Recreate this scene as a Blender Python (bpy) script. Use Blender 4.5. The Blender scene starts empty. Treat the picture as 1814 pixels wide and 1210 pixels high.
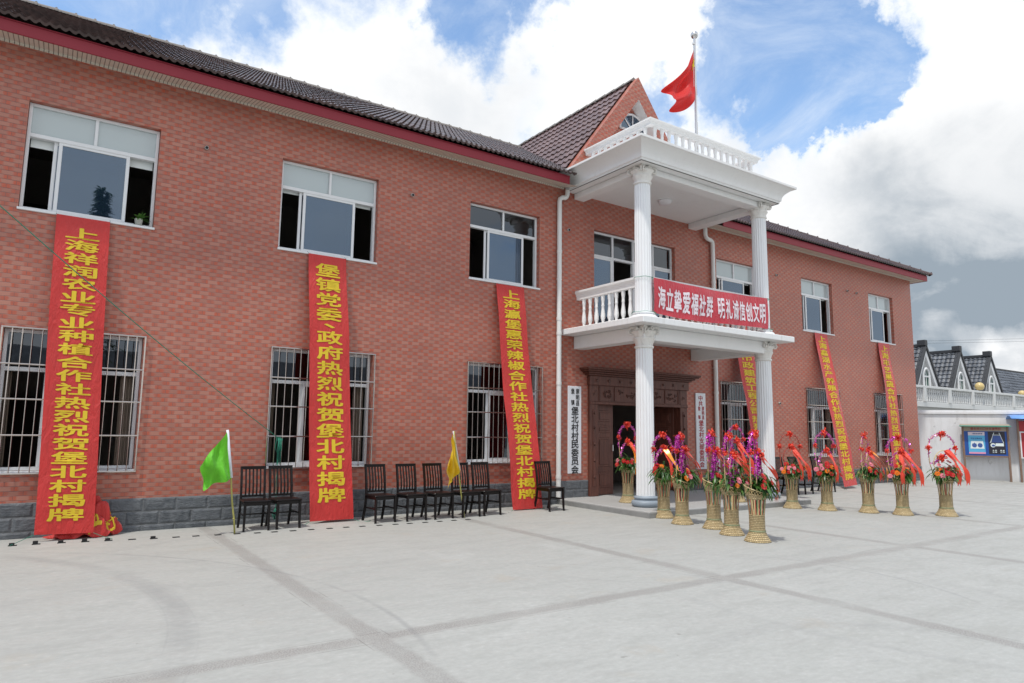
import bpy, math, random
import numpy as np
from mathutils import Vector, Matrix
SC = bpy.context.scene
COL = SC.collection
PI = math.pi
R = math.radians
random.seed(7)

# ------------------------------------------------------------------ camera
YAW, PITCH, ROLL = 0.59969418, 0.12706351, 0.01317704
def cam_axes():
    cy, sy, cp, sp = math.cos(YAW), math.sin(YAW), math.cos(PITCH), math.sin(PITCH)
    f = Vector((sy*cp, cy*cp, sp)); r = Vector((cy, -sy, 0)); u = r.cross(f)
    cr, sr = math.cos(ROLL), math.sin(ROLL)
    return r*cr+u*sr, u*cr-r*sr, f
CR, CU, CF = cam_axes()
cd = bpy.data.cameras.new('camera')
cam = bpy.data.objects.new('camera', cd); COL.objects.link(cam)
cd.sensor_width = 36.0; cd.lens = 23.985; cd.clip_start = 0.05; cd.clip_end = 3000
cam.matrix_world = Matrix(((CR.x, CU.x, -CF.x, 0.0), (CR.y, CU.y, -CF.y, -12.0), (CR.z, CU.z, -CF.z, 1.6195), (0, 0, 0, 1)))
SC.camera = cam

# ------------------------------------------------------------------ light, exposure
SUN_EL, SUN_AZ = R(66), R(245)          # azimuth measured from +Y towards +X
sd = bpy.data.lights.new('sun', 'SUN'); sd.energy = 2.6; sd.angle = R(2.2); sd.color = (1.0, 0.95, 0.88)
sun = bpy.data.objects.new('sun', sd); COL.objects.link(sun)
sv = Vector((math.sin(SUN_AZ)*math.cos(SUN_EL), math.cos(SUN_AZ)*math.cos(SUN_EL), math.sin(SUN_EL)))
sun.rotation_euler = sv.to_track_quat('Z', 'Y').to_euler()
SC.view_settings.view_transform = 'Standard'; SC.view_settings.look = 'None'
SC.view_settings.exposure = 0.14; SC.view_settings.gamma = 1.0
SC.cycles.use_denoising = True
SC.cycles.max_bounces = 7; SC.cycles.transparent_max_bounces = 10
SC.cycles.sample_clamp_indirect = 6.0
SC.cycles.caustics_reflective = False; SC.cycles.caustics_refractive = False

# ------------------------------------------------------------------ node helper
class NT:
    def __init__(s, tree): s.t = tree; s.n = tree.nodes; s.l = tree.links
    def new(s, typ, **kw):
        x = s.n.new(typ)
        for k, v in kw.items(): setattr(x, k, v)
        return x
    def put(s, sock, v):
        if isinstance(v, bpy.types.NodeSocket): s.l.new(v, sock)
        elif v is not None:
            try: sock.default_value = v
            except Exception: sock.default_value = tuple(v)+(1.0,)
    def m(s, op, a, b=None, c=None, clamp=False):
        x = s.new('ShaderNodeMath', operation=op, use_clamp=clamp)
        s.put(x.inputs[0], a)
        if b is not None: s.put(x.inputs[1], b)
        if c is not None: s.put(x.inputs[2], c)
        return x.outputs[0]
    def vm(s, op, a, b=None, scale=None):
        x = s.new('ShaderNodeVectorMath', operation=op)
        s.put(x.inputs[0], a)
        if b is not None: s.put(x.inputs[1], b)
        if scale is not None: s.put(x.inputs['Scale'], scale)
        return x.outputs['Value'] if op in ('DOT_PRODUCT', 'LENGTH', 'DISTANCE') else x.outputs[0]
    def mix(s, f, a, b, mode='MIX'):
        x = s.new('ShaderNodeMix', data_type='RGBA', blend_type=mode)
        s.put(x.inputs[0], f); s.put(x.inputs[6], a); s.put(x.inputs[7], b)
        return x.outputs[2]
    def ramp(s, v, lo, hi, a=0.0, b=1.0, smooth=True):
        x = s.new('ShaderNodeMapRange', interpolation_type='SMOOTHSTEP' if smooth else 'LINEAR')
        for i, q in enumerate((v, lo, hi, a, b)): s.put(x.inputs[i], q)
        return x.outputs[0]
    def noise(s, vec, scale, detail=3, rough=.5, dist=0.0, out=0):
        x = s.new('ShaderNodeTexNoise')
        if vec is not None: s.put(x.inputs['Vector'], vec)
        s.put(x.inputs['Scale'], scale); s.put(x.inputs['Detail'], detail)
        s.put(x.inputs['Roughness'], rough); s.put(x.inputs['Distortion'], dist)
        return x.outputs[out]
    def wnoise(s, vec):
        x = s.new('ShaderNodeTexWhiteNoise', noise_dimensions='3D'); s.put(x.inputs['Vector'], vec)
        return x.outputs['Value']
    def sep(s, v):
        x = s.new('ShaderNodeSeparateXYZ'); s.put(x.inputs[0], v); return x.outputs
    def comb(s, a, b, c):
        x = s.new('ShaderNodeCombineXYZ')
        for i, q in enumerate((a, b, c)): s.put(x.inputs[i], q)
        return x.outputs[0]
    def pos(s): return s.new('ShaderNodeNewGeometry').outputs['Position']
    def obj(s): return s.new('ShaderNodeTexCoord').outputs['Object']
    def bump(s, h, strength=.3, dist=.01):
        x = s.new('ShaderNodeBump'); s.put(x.inputs['Strength'], strength); s.put(x.inputs['Distance'], dist); s.put(x.inputs['Height'], h)
        return x.outputs[0]

def mat(name):
    m = bpy.data.materials.new(name); m.use_nodes = True
    nt = NT(m.node_tree); b = nt.n['Principled BSDF']
    return m, nt, b
def simple(name, col, rough=.6, metal=0.0, var=.12, scale=6.0, bump=0.0, bscale=60, sheen=0.0, spec=.5, coat=0.0):
    m, nt, b = mat(name)
    n = nt.noise(nt.pos(), scale, 4, .6)
    c = nt.mix(n, tuple(x*(1-var) for x in col), tuple(min(1, x*(1+var)) for x in col))
    nt.put(b.inputs['Base Color'], c)
    b.inputs['Roughness'].default_value = rough; b.inputs['Metallic'].default_value = metal
    b.inputs['Specular IOR Level'].default_value = spec
    if sheen: b.inputs['Sheen Weight'].default_value = sheen
    if coat: b.inputs['Coat Weight'].default_value = coat
    if bump: nt.put(b.inputs['Normal'], nt.bump(nt.noise(nt.pos(), bscale, 3), bump, .01))
    return m

# ------------------------------------------------------------------ sky
def pix_dir(x, y, f=1208.55):
    d = CR*((x-907)/f) - CU*((y-605)/f) + CF
    return d.normalized()
w = bpy.data.worlds.new('World'); SC.world = w; w.use_nodes = True
nt = NT(w.node_tree); bg = nt.n['Background']
sky = nt.new('ShaderNodeTexSky', sky_type='NISHITA'); sky.sun_disc = False
sky.sun_elevation = SUN_EL; sky.sun_rotation = SUN_AZ
sky.altitude = 10; sky.air_density = 1.0; sky.dust_density = 0.6; sky.ozone_density = 1.5
STR = 0.15
D = nt.new('ShaderNodeTexCoord').outputs['Generated']
D = nt.vm('NORMALIZE', D)
sx, sy_, sz = nt.sep(D)
wv1 = nt.noise(D, 5.5, 8, .62, .0, out=1); wv2 = nt.noise(D, 19.0, 6, .6, .0, out=1)
half = (.5, .5, .5)
DW = nt.vm('ADD', D, nt.vm('ADD', nt.vm('SCALE', nt.vm('SUBTRACT', wv1, half), scale=.26), nt.vm('SCALE', nt.vm('SUBTRACT', wv2, half), scale=.075)))
DW = nt.vm('NORMALIZE', DW)
def lobes(lst, dv=None):
    acc = None
    for (px, py, rad, amt) in lst:
        c = nt.vm('DOT_PRODUCT', dv or DW, tuple(pix_dir(px, py)))
        v = nt.ramp(c, math.cos(R(rad)), 1.0, 0.0, amt)
        acc = v if acc is None else nt.m('ADD', acc, v)
    return acc
zc = nt.m('ADD', nt.m('MAXIMUM', sz, 0.0), 0.35)
P2 = nt.comb(nt.m('DIVIDE', sx, zc), nt.m('DIVIDE', sy_, zc), nt.m('MULTIPLY', sz, 0.7))
n1 = nt.noise(P2, 2.3, 10, .6, .3)
n2 = nt.noise(D, 8.0, 10, .64, .25)
nn = nt.m('ADD', nt.m('MULTIPLY', n1, .45), nt.m('MULTIPLY', n2, .55))
cl = lobes([(40, -20, 12, -.36), (235, 15, 4.5, -.20), (440, 70, 5.5, -.26), (610, 5, 6.0, -.22), (890, 0, 6.0, -.26),
            (1165, 190, 4.0, -.14), (1235, 80, 7, .26), (1285, 130, 5, .16), (1050, 40, 7, .2), (1350, 50, 6.0, -.22), (1400, 160, 8.0, -.33), (1480, 205, 7.0, -.28), (1640, 150, 6.5, -.22), (1580, 100, 5.0, -.14), (1720, 110, 4.0, -.12),
            (1420, 90, 2.6, .12), (1780, 10, 9, .26), (1570, 20, 5.5, .12),
            (640, 200, 13, .34), (1000, 120, 9, .26), (1700, 340, 14, .42), (1500, 420, 9, .3), (1595, 210, 3.5, .24), (1760, 190, 6.5, .26),
            (1290, 310, 5, .2), (330, 60, 4.5, .14), (1200, 20, 5.5, .16), (1700, 560, 16, .5), (300, 90, 5, .14), (1620, 250, 6, .16)])
back = nt.m('ADD', nt.ramp(nt.vm('DOT_PRODUCT', DW, tuple(Vector((.84, -.42, .34)).normalized())), math.cos(R(24)), 1.0, 0.0, .34), nt.ramp(sy_, -.1, -.6, 0.0, .06))
dens = nt.m('ADD', nt.m('ADD', nt.m('ADD', nn, cl), back), .07)
n3 = nt.noise(D, 26.0, 7, .6, .2)
dens = nt.m('ADD', dens, nt.m('MULTIPLY', nt.m('SUBTRACT', n3, .5), .10))
cov = nt.ramp(dens, .41, nt.ramp(sz, .30, .48, .58, .70))
cov = nt.m('MAXIMUM', cov, nt.ramp(nt.noise(P2, 4.5, 9, .66, .6), .36, .78, 0, .55))
thick = nt.ramp(dens, .48, .80)
shade = nt.noise(P2, 3.4, 8, .58, .5)
DS = nt.vm('NORMALIZE', nt.vm('ADD', D, nt.vm('SCALE', nt.vm('SUBTRACT', wv1, half), scale=.12)))
dk = lobes([(1850, 600, 20, 1.0), (1700, 620, 12, .38), (1560, 330, 4.5, .22), (820, 160, 7, .20), (1330, 250, 3.5, .14), (1540, 290, 3, .14)], DS)
dk = nt.m('MULTIPLY', dk, nt.ramp(nt.m('ADD', nt.m('MULTIPLY', shade, .6), nt.m('MULTIPLY', n2, .4)),   .32, .60, .42, .90))
lowdk = lobes([(1790, 640, 3.4, -.85), (1720, 605, 1.8, -.45), (1660, 590, 2.0, -.3)], DS)
dk = nt.m('ADD', dk, lowdk, clamp=True)
gr = nt.ramp(nt.m('ADD', nt.m('MULTIPLY', shade, .6), nt.m('MULTIPLY', n2, .4)), .40, .68, 0.0, .42)
white = nt.mix(gr, (1.0, 1.0, 1.0), (.70, .735, .785))
white = nt.mix(thick, (.80, .875, .97), white)
ccol = nt.mix(dk, white, (.31, .37, .43))
ccol = nt.vm('SCALE', ccol, scale=1.0/STR)
skyc = nt.vm('MULTIPLY', sky.outputs[0], (1.42, 1.50, 1.50))
full = nt.mix(cov, skyc, ccol)
low = nt.ramp(sz, -.02, .0)
full = nt.mix(low, (2.2, 2.2, 2.2), full)
nt.put(bg.inputs[0], full); bg.inputs[1].default_value = STR

# ------------------------------------------------------------------ mesh helper
class MB:
    def __init__(s): s.v = []; s.f = []; s.mi = []; s.cur = 0
    def add(s, vs, fs):
        o = len(s.v); s.v += [tuple(p) for p in vs]
        for f in fs: s.f.append(tuple(i+o for i in f)); s.mi.append(s.cur)
        return s
    def box(s, x0, x1, y0, y1, z0, z1):
        return s.add([(x0, y0, z0), (x1, y0, z0), (x1, y1, z0), (x0, y1, z0), (x0, y0, z1), (x1, y0, z1), (x1, y1, z1), (x0, y1, z1)],
                     [(0, 3, 2, 1), (4, 5, 6, 7), (0, 1, 5, 4), (1, 2, 6, 5), (2, 3, 7, 6), (3, 0, 4, 7)])
    def bbox(s, x0, x1, y0, y1, z0, z1, b=.008):
        """box with chamfered edges"""
        b = min(b, (x1-x0)*.45, (y1-y0)*.45, (z1-z0)*.45)
        vs = []; idx = {}
        for ix in (0, 1):
            for iy in (0, 1):
                for iz in (0, 1):
                    c = [(x0, x1)[ix], (y0, y1)[iy], (z0, z1)[iz]]; sg = [(1, -1)[ix], (1, -1)[iy], (1, -1)[iz]]
                    for ax in range(3):
                        p = [c[k]+(0 if k == ax else sg[k]*b) for k in range(3)]
                        idx[(ix, iy, iz, ax)] = len(vs); vs.append(p)
        fs = []
        for ax in range(3):
            o = [k for k in range(3) if k != ax]
            for d in (0, 1):
                q = []
                for (a, c) in ((0, 0), (1, 0), (1, 1), (0, 1)):
                    k = [0, 0, 0]; k[ax] = d; k[o[0]] = a; k[o[1]] = c
                    q.append(idx[(*k, ax)])
                fs.append(tuple(q))
            for (a, c) in ((0, 0), (1, 0), (1, 1), (0, 1)):
                k0 = [0, 0, 0]; k0[o[0]] = a; k0[o[1]] = c; k1 = list(k0); k1[ax] = 1
                fs.append((idx[(*k0, o[0])], idx[(*k1, o[0])], idx[(*k1, o[1])], idx[(*k0, o[1])]))
        for ix in (0, 1):
            for iy in (0, 1):
                for iz in (0, 1): fs.append(tuple(idx[(ix, iy, iz, a)] for a in range(3)))
        return s.add(vs, fs)
    def quad(s, a, b, c, d): return s.add([a, b, c, d], [(0, 1, 2, 3)])
    def bar(s, p, q, wx, wy, up=(0, 0, 1)):
        p, q = Vector(p), Vector(q); d = (q-p).normalized(); u = Vector(up)
        if abs(d.dot(u)) > .98: u = Vector((0, 1, 0))
        a = d.cross(u).normalized(); b = a.cross(d)
        vs = [c+a*sx*wx/2+b*sy*wy/2 for c in (p, q) for sx, sy in ((-1, -1), (1, -1), (1, 1), (-1, 1))]
        return s.add(vs, [(0, 1, 2, 3), (7, 6, 5, 4), (0, 4, 5, 1), (1, 5, 6, 2), (2, 6, 7, 3), (3, 7, 4, 0)])
    def tube(s, pts, r, n=8, cap=True):
        pts = [Vector(p) for p in pts]; rs = r if isinstance(r, (list, tuple)) else [r]*len(pts)
        vs = []; ref = None
        for i, p in enumerate(pts):
            d = (pts[min(i+1, len(pts)-1)]-pts[max(i-1, 0)]).normalized()
            if ref is None:
                ref = Vector((0, 0, 1)) if abs(d.z) < .9 else Vector((1, 0, 0))
            a = d.cross(ref)
            if a.length < 1e-4: a = d.cross(Vector((0, 1, 0)))
            a.normalize(); b = a.cross(d).normalized(); ref = b
            for k in range(n):
                t = 2*PI*k/n; vs.append(p+(a*math.cos(t)+b*math.sin(t))*rs[i])
        fs = [(i*n+k, i*n+(k+1) % n, (i+1)*n+(k+1) % n, (i+1)*n+k) for i in range(len(pts)-1) for k in range(n)]
        if cap: fs += [tuple(range(n))[::-1], tuple((len(pts)-1)*n+k for k in range(n))]
        return s.add(vs, fs)
    def lathe(s, prof, n=32, c=(0, 0, 0), rf=None, cap=True):
        vs = []
        for (r, z) in prof:
            for k in range(n):
                t = 2*PI*k/n; rr = r*(rf(t, z) if rf else 1)
                vs.append((c[0]+rr*math.cos(t), c[1]+rr*math.sin(t), c[2]+z))
        m = len(prof)
        fs = [(i*n+k, i*n+(k+1) % n, (i+1)*n+(k+1) % n, (i+1)*n+k) for i in range(m-1) for k in range(n)]
        if cap: fs += [tuple(range(n))[::-1], tuple((m-1)*n+k for k in range(n))]
        return s.add(vs, fs)
    def grid(s, fn, nu, nv):
        vs = [fn(i/nu, j/nv) for j in range(nv+1) for i in range(nu+1)]
        fs = [(j*(nu+1)+i, j*(nu+1)+i+1, (j+1)*(nu+1)+i+1, (j+1)*(nu+1)+i) for j in range(nv) for i in range(nu)]
        return s.add(vs, fs)
    def build(s, name, m, parent=None, smooth=False, solid=0.0):
        me = bpy.data.meshes.new(name); me.from_pydata(s.v, [], s.f)
        for x in (m if isinstance(m, (list, tuple)) else [m]): me.materials.append(x)
        if any(s.mi): me.polygons.foreach_set('material_index', s.mi)
        if smooth: me.polygons.foreach_set('use_smooth', [True]*len(me.polygons))
        me.update()
        o = bpy.data.objects.new(name, me); COL.objects.link(o)
        if parent: o.parent = parent
        if solid:
            md = o.modifiers.new('solid', 'SOLIDIFY'); md.thickness = solid; md.offset = 0
        return o
def auto_smooth(o, ang=35):
    me = o.data
    me.polygons.foreach_set('use_smooth', [True]*len(me.polygons))
    import bmesh
    bm = bmesh.new(); bm.from_mesh(me)
    bmesh.ops.recalc_face_normals(bm, faces=bm.faces)
    for e in bm.edges:
        e.smooth = not (len(e.link_faces) == 2 and e.calc_face_angle(0) > R(ang))
    bm.to_mesh(me); bm.free()
    return o
def tag(o, label=None, cat=None, group=None, kind=None):
    if label: o['label'] = label
    if cat: o['category'] = cat
    if group: o['group'] = group
    if kind: o['kind'] = kind
    return o
def empty(name, loc, rz=0.0):
    o = bpy.data.objects.new(name, None); COL.objects.link(o); o.location = loc; o.rotation_euler = (0, 0, rz)
    o.empty_display_size = .2
    return o
def copy_tree(o, parent=None):
    c = o.copy(); COL.objects.link(c)
    if parent: c.parent = parent
    for ch in [x for x in o.children]: copy_tree(ch, c)
    return c

# ------------------------------------------------------------------ materials
def brick_mat():
    m, nt, b = mat('salmon_wall_tile')
    x, y, z = nt.sep(nt.pos())
    L, Hh = .228, .0655
    u = nt.m('DIVIDE', nt.m('ADD', x, y), L); v = nt.m('DIVIDE', z, Hh)
    row = nt.m('FLOOR', v)
    u = nt.m('ADD', u, nt.m('MULTIPLY', nt.m('MODULO', row, 2.0), .5))
    u = nt.m('ADD', u, nt.m('MULTIPLY', nt.wnoise(nt.comb(row, 3.0, 1.0)), .06))
    cu = nt.m('FLOOR', u); fu = nt.m('FRACT', u); fv = nt.m('FRACT', v)
    rnd = nt.wnoise(nt.comb(cu, row, 5.0)); rnd2 = nt.wnoise(nt.comb(cu, row, 9.0))
    du = nt.m('ABSOLUTE', nt.m('SUBTRACT', fu, .5)); dv = nt.m('ABSOLUTE', nt.m('SUBTRACT', fv, .5))
    wob = nt.m('MULTIPLY', nt.m('SUBTRACT', nt.noise(nt.pos(), 22, 2), .5), .22)
    red = nt.ramp(nt.m('ADD', du, wob), nt.m('ADD', .13, nt.m('MULTIPLY', rnd, .14)), .38)
    red = nt.m('MULTIPLY', red, nt.m('ADD', .55, nt.m('MULTIPLY', rnd2, .45)))
    pale = nt.mix(rnd, (.385, .160, .116), (.475, .206, .150))
    rc = nt.mix(rnd2, (.41, .080, .045), (.50, .105, .055))
    c = nt.mix(red, pale, rc)
    blot = nt.noise(nt.pos(), .55, 4, .6)
    c = nt.mix(nt.ramp(blot, .35, .7), c, (.88, .88, .90), 'MULTIPLY')
    strk = nt.noise(nt.comb(nt.m('MULTIPLY', x, 3.2), nt.m('MULTIPLY', y, 3.2), nt.m('MULTIPLY', z, .32)), 1.7, 6, .68)
    c = nt.mix(nt.ramp(strk, .56, .80, 0, .32), c, (.26, .17, .14))
    c = nt.mix(nt.ramp(nt.noise(nt.pos(), 1.6, 6, .7), .62, .80, 0, .22), c, (.56, .40, .33))
    mort = nt.m('MAXIMUM', nt.ramp(du, .482, .494), nt.ramp(dv, .425, .475))
    c = nt.mix(nt.m('MULTIPLY', mort, .85), c, (.20, .115, .100))
    nt.put(b.inputs['Base Color'], c)
    nt.put(b.inputs['Roughness'], nt.m('ADD', .42, nt.m('MULTIPLY', rnd, .2)))
    h = nt.m('SUBTRACT', nt.m('ADD', nt.m('MULTIPLY', rnd, .25), nt.m('MULTIPLY', nt.noise(nt.pos(), 60, 3), .25)), mort)
    nt.put(b.inputs['Normal'], nt.bump(h, .55, .006))
    return m
def stone_mat():
    m, nt, b = mat('grey_split_stone')
    x, y, z = nt.sep(nt.pos()); L, Hh = .46, .2
    u = nt.m('DIVIDE', nt.m('ADD', x, y), L); v = nt.m('DIVIDE', nt.m('ADD', z, .11), Hh)
    row = nt.m('FLOOR', v); u = nt.m('ADD', u, nt.m('MULTIPLY', nt.m('MODULO', row, 2.0), .5))
    cu = nt.m('FLOOR', u); du = nt.m('ABSOLUTE', nt.m('SUBTRACT', nt.m('FRACT', u), .5)); dv = nt.m('ABSOLUTE', nt.m('SUBTRACT', nt.m('FRACT', v), .5))
    rnd = nt.wnoise(nt.comb(cu, row, 2.0))
    c = nt.mix(rnd, (.062, .070, .080), (.105, .115, .128))
    nz = nt.noise(nt.pos(), 9, 6, .65)
    c = nt.mix(nt.ramp(nz, .35, .7), c, (.14, .150, .162))
    edge = nt.m('MAXIMUM', nt.ramp(du, .480, .490), nt.ramp(dv, .455, .478))
    c = nt.mix(nt.m('MULTIPLY', edge, .55), c, (.17, .175, .18))
    nt.put(b.inputs['Base Color'], c); b.inputs['Roughness'].default_value = .55
    pil = nt.m('MAXIMUM', nt.ramp(du, .40, .5), nt.ramp(dv, .32, .5))
    h = nt.m('SUBTRACT', nt.m('ADD', nt.m('MULTIPLY', nz, 1.1), nt.m('MULTIPLY', nt.noise(nt.comb(nt.m('MULTIPLY', x, 5), y, nt.m('MULTIPLY', z, 14)), 3.0, 5), .8)), pil)
    nt.put(b.inputs['Normal'], nt.bump(h, .8, .02))
    return m
def concrete_mat():
    m, nt, b = mat('yard_concrete')
    P = nt.pos(); x, y, z = nt.sep(P)
    nA = nt.noise(P, .35, 5, .6); nB = nt.noise(nt.comb(nt.m('MULTIPLY', x, 1.0), nt.m('MULTIPLY', y, 2.3), 0.0), 1.6, 6, .62); nC = nt.noise(P, 34, 4, .7)
    c = nt.mix(nA, (.370, .375, .350), (.455, .462, .436))
    c = nt.mix(nt.ramp(nB, .42, .72, 0, .55), c, (.325, .328, .305))
    c = nt.mix(nt.ramp(nt.noise(nt.comb(nt.m('MULTIPLY', x, .5), nt.m('MULTIPLY', y, 1.5), 9.0), 2.6, 6, .66, .5), .50, .72, 0, .55), c, (.345, .345, .325))
    c = nt.mix(nt.ramp(nt.noise(P, .9, 5, .6, .6), .56, .76, 0, .45), c, (.505, .51, .485))
    c = nt.mix(nt.ramp(nt.noise(nt.comb(x, y, 4.0), 1.1, 4, .65), .61, .74, 0, .35), c, (.40, .355, .29))
    c = nt.mix(nt.ramp(nC, .3, .75, .0, .12), c, (.3, .3, .3))
    # scattered dark scuffs
    sc = nt.noise(nt.comb(nt.m('MULTIPLY', x, .9), nt.m('MULTIPLY', y, 3.0), 7.0), 2.3, 4, .6)
    c = nt.mix(nt.ramp(sc, .665, .75, 0, .38), c, (.27, .27, .27))
    spk = nt.noise(P, 6.5, 2, .5)
    c = nt.mix(nt.ramp(spk, .73, .77, 0, .5), c, (.2, .19, .17))
    fine = nt.noise(nt.comb(nt.m('MULTIPLY', x, 1.0), nt.m('MULTIPLY', y, 1.6), 3.0), 13, 6, .72)
    c = nt.mix(nt.ramp(fine, .40, .66, 0, .30), c, (.285, .285, .265))
    c = nt.mix(nt.ramp(fine, .42, .30, 0, .35), c, (.56, .56, .54))
    vor = nt.new('ShaderNodeTexVoronoi', feature='DISTANCE_TO_EDGE'); nt.put(vor.inputs['Vector'], nt.vm('ADD', P, nt.vm('SCALE', nt.noise(P, 1.1, 5, .6, 0, 1), scale=.9))); vor.inputs['Scale'].default_value = .16
    crk = nt.m('MULTIPLY', nt.ramp(vor.outputs['Distance'], .0022, .0006), nt.ramp(nt.noise(P, .5, 3), .50, .62))
    c = nt.mix(nt.m('MULTIPLY', crk, .0), c, (.12, .115, .11))
    # expansion strips
    wob = nt.m('MULTIPLY', nt.m('SUBTRACT', nt.noise(P, 2.5, 4, .6), .5), .13)
    def strip(coord, off, per, half):
        t = nt.m('SUBTRACT', nt.m('FRACT', nt.m('ADD', nt.m('DIVIDE', nt.m('SUBTRACT', coord, off), per), .5)), .5)
        d = nt.m('ADD', nt.m('ABSOLUTE', nt.m('MULTIPLY', t, per)), wob)
        return nt.ramp(d, half+.02, half-.05)
    st = nt.m('MAXIMUM', strip(x, 2.27, 4.15, .110), strip(nt.m('MINIMUM', y, -2.4), -6.86, 5.6, .105))
    agg = nt.mix(nt.ramp(nt.noise(P, 85, 2, .5), .4, .65), (.225, .215, .20), (.375, .365, .345))
    worn = nt.ramp(nt.noise(P, .8, 4, .6), .25, .6, .25, .78)
    c = nt.mix(nt.m('MULTIPLY', st, worn), c, agg)
    def saw(coord, off, per, half):
        t = nt.m('SUBTRACT', nt.m('FRACT', nt.m('ADD', nt.m('DIVIDE', nt.m('SUBTRACT', coord, off), per), .5)), .5)
        return nt.ramp(nt.m('ABSOLUTE', nt.m('SUBTRACT', nt.m('ABSOLUTE', nt.m('MULTIPLY', t, per)), half)), .007, .002)
    sw = nt.m('MULTIPLY', nt.m('MAXIMUM', saw(x, 2.27, 4.15, .125), saw(nt.m('MINIMUM', y, -2.4), -6.86, 5.6, .12)), nt.ramp(nt.noise(P, 1.2, 4, .7), .48, .60))
    c = nt.mix(nt.m('MULTIPLY', sw, .55), c, (.14, .13, .12))
    # tyre and drag arcs
    def arc(cx, cy, rad, hw, amt, soft=.03, ang=0.0, half=60.0):
        d = nt.vm('DISTANCE', nt.comb(x, y, 0.0), (cx, cy, 0.0))
        e = nt.m('ABSOLUTE', nt.m('SUBTRACT', d, rad))
        a = nt.ramp(e, hw+soft, max(hw-soft, 0.0))
        cosv = nt.vm('DOT_PRODUCT', nt.vm('NORMALIZE', nt.comb(nt.m('SUBTRACT', x, cx), nt.m('SUBTRACT', y, cy), 0.0)), (math.cos(R(ang)), math.sin(R(ang)), 0))
        a = nt.m('MULTIPLY', nt.m('MULTIPLY', a, .78), nt.ramp(cosv, math.cos(R(half)), math.cos(R(half*.6))))
        return nt.m('MULTIPLY', nt.m('MULTIPLY', a, amt), nt.ramp(nt.noise(P, 1.0, 4, .65), .3, .6, .15, 1.0))
    arcs = [(-4.40, -5.10, 5.52, .10, .36, .08, 8, 42), (-4.38, -5.05, 5.40, .012, .30, .012, 8, 36), (-4.4, -5.15, 5.62, .012, .30, .012, 0, 36), (-4.4, -5.1, 5.51, .010, .28, .012, 4, 30),
            (-2.72, -5.96, 5.39, .022, .44, .025, 28, 62), (-2.6, -5.9, 5.1, .10, .10, .08, 10, 45),
            (5.71, -7.34, 2.49, .016, .46, .02, -5, 52), (5.5, -7.6, 2.95, .05, .12, .05, -20, 50), (9.5, -8.0, 4.2, .05, .16, .06, 200, 40), (4.9, -9.8, 1.5, .09, .14, .08, 60, 60),
            (3.1, -5.4, 1.2, .06, .15, .05, 120, 50), (12.5, -6.0, 3.2, .04, .16, .05, 170, 60), (1.6, -3.5, .75, .06, .20, .05, 200, 60), (7.2, -4.6, 2.6, .03, .18, .04, 250, 50), (3.4, -7.6, 3.0, .02, .22, .02, 30, 40), (10.5, -4.2, 3.4, .04, .14, .05, 230, 40)]
    acc = None
    for a in arcs:
        v = arc(*a); acc = v if acc is None else nt.m('MAXIMUM', acc, v)
    c = nt.mix(acc, c, (.19, .19, .195))
    nt.put(b.inputs['Base Color'], c)
    nt.put(b.inputs['Roughness'], nt.ramp(nB, .3, .7, .55, .8)); b.inputs['Specular IOR Level'].default_value = .35
    nt.put(b.inputs['Normal'], nt.bump(nt.m('ADD', nC, nt.m('MULTIPLY', st, nt.noise(P, 90, 2))), .22, .004))
    return m
def rooftile_mat(name, a, bcol, rough=.22):
    m, nt, b = mat(name)
    P = nt.pos(); x, y, z = nt.sep(P)
    cell = nt.comb(nt.m('FLOOR', nt.m('DIVIDE', x, .33)), nt.m('FLOOR', nt.m('DIVIDE', y, .30)), nt.m('FLOOR', nt.m('DIVIDE', z, .30)))
    r = nt.wnoise(cell)
    c = nt.mix(r, a, bcol)
    c = nt.mix(nt.ramp(nt.noise(P, 2.0, 5, .65), .5, .75, 0, .5), c, tuple(x*1.5+.01 for x in bcol))
    nt.put(b.inputs['Base Color'], c)
    nt.put(b.inputs['Roughness'], nt.ramp(nt.noise(P, 8, 3), .3, .7, rough, rough+.2))
    return m
def white_mat(name='white_paint', col=(.80, .80, .79), dirt=.5, rough=.5):
    m, nt, b = mat(name)
    P = nt.pos(); x, y, z = nt.sep(P)
    st = nt.noise(nt.comb(nt.m('MULTIPLY', x, 5), nt.m('MULTIPLY', y, 5), nt.m('MULTIPLY', z, .6)), 2.2, 5, .65)
    c = nt.mix(nt.ramp(st, .52, .8, 0, dirt), col, (.50, .48, .44))
    c = nt.mix(nt.ramp(nt.noise(P, 3.0, 4), .3, .7, 0, .16), c, (.68, .68, .68))
    c = nt.mix(nt.ramp(nt.noise(P, 14, 5, .7), .60, .74, 0, dirt*.5), c, (.42, .40, .36))
    nt.put(b.inputs['Base Color'], c); b.inputs['Roughness'].default_value = rough
    nt.put(b.inputs['Normal'], nt.bump(nt.noise(P, 40, 3), .08, .004))
    return m
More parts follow.
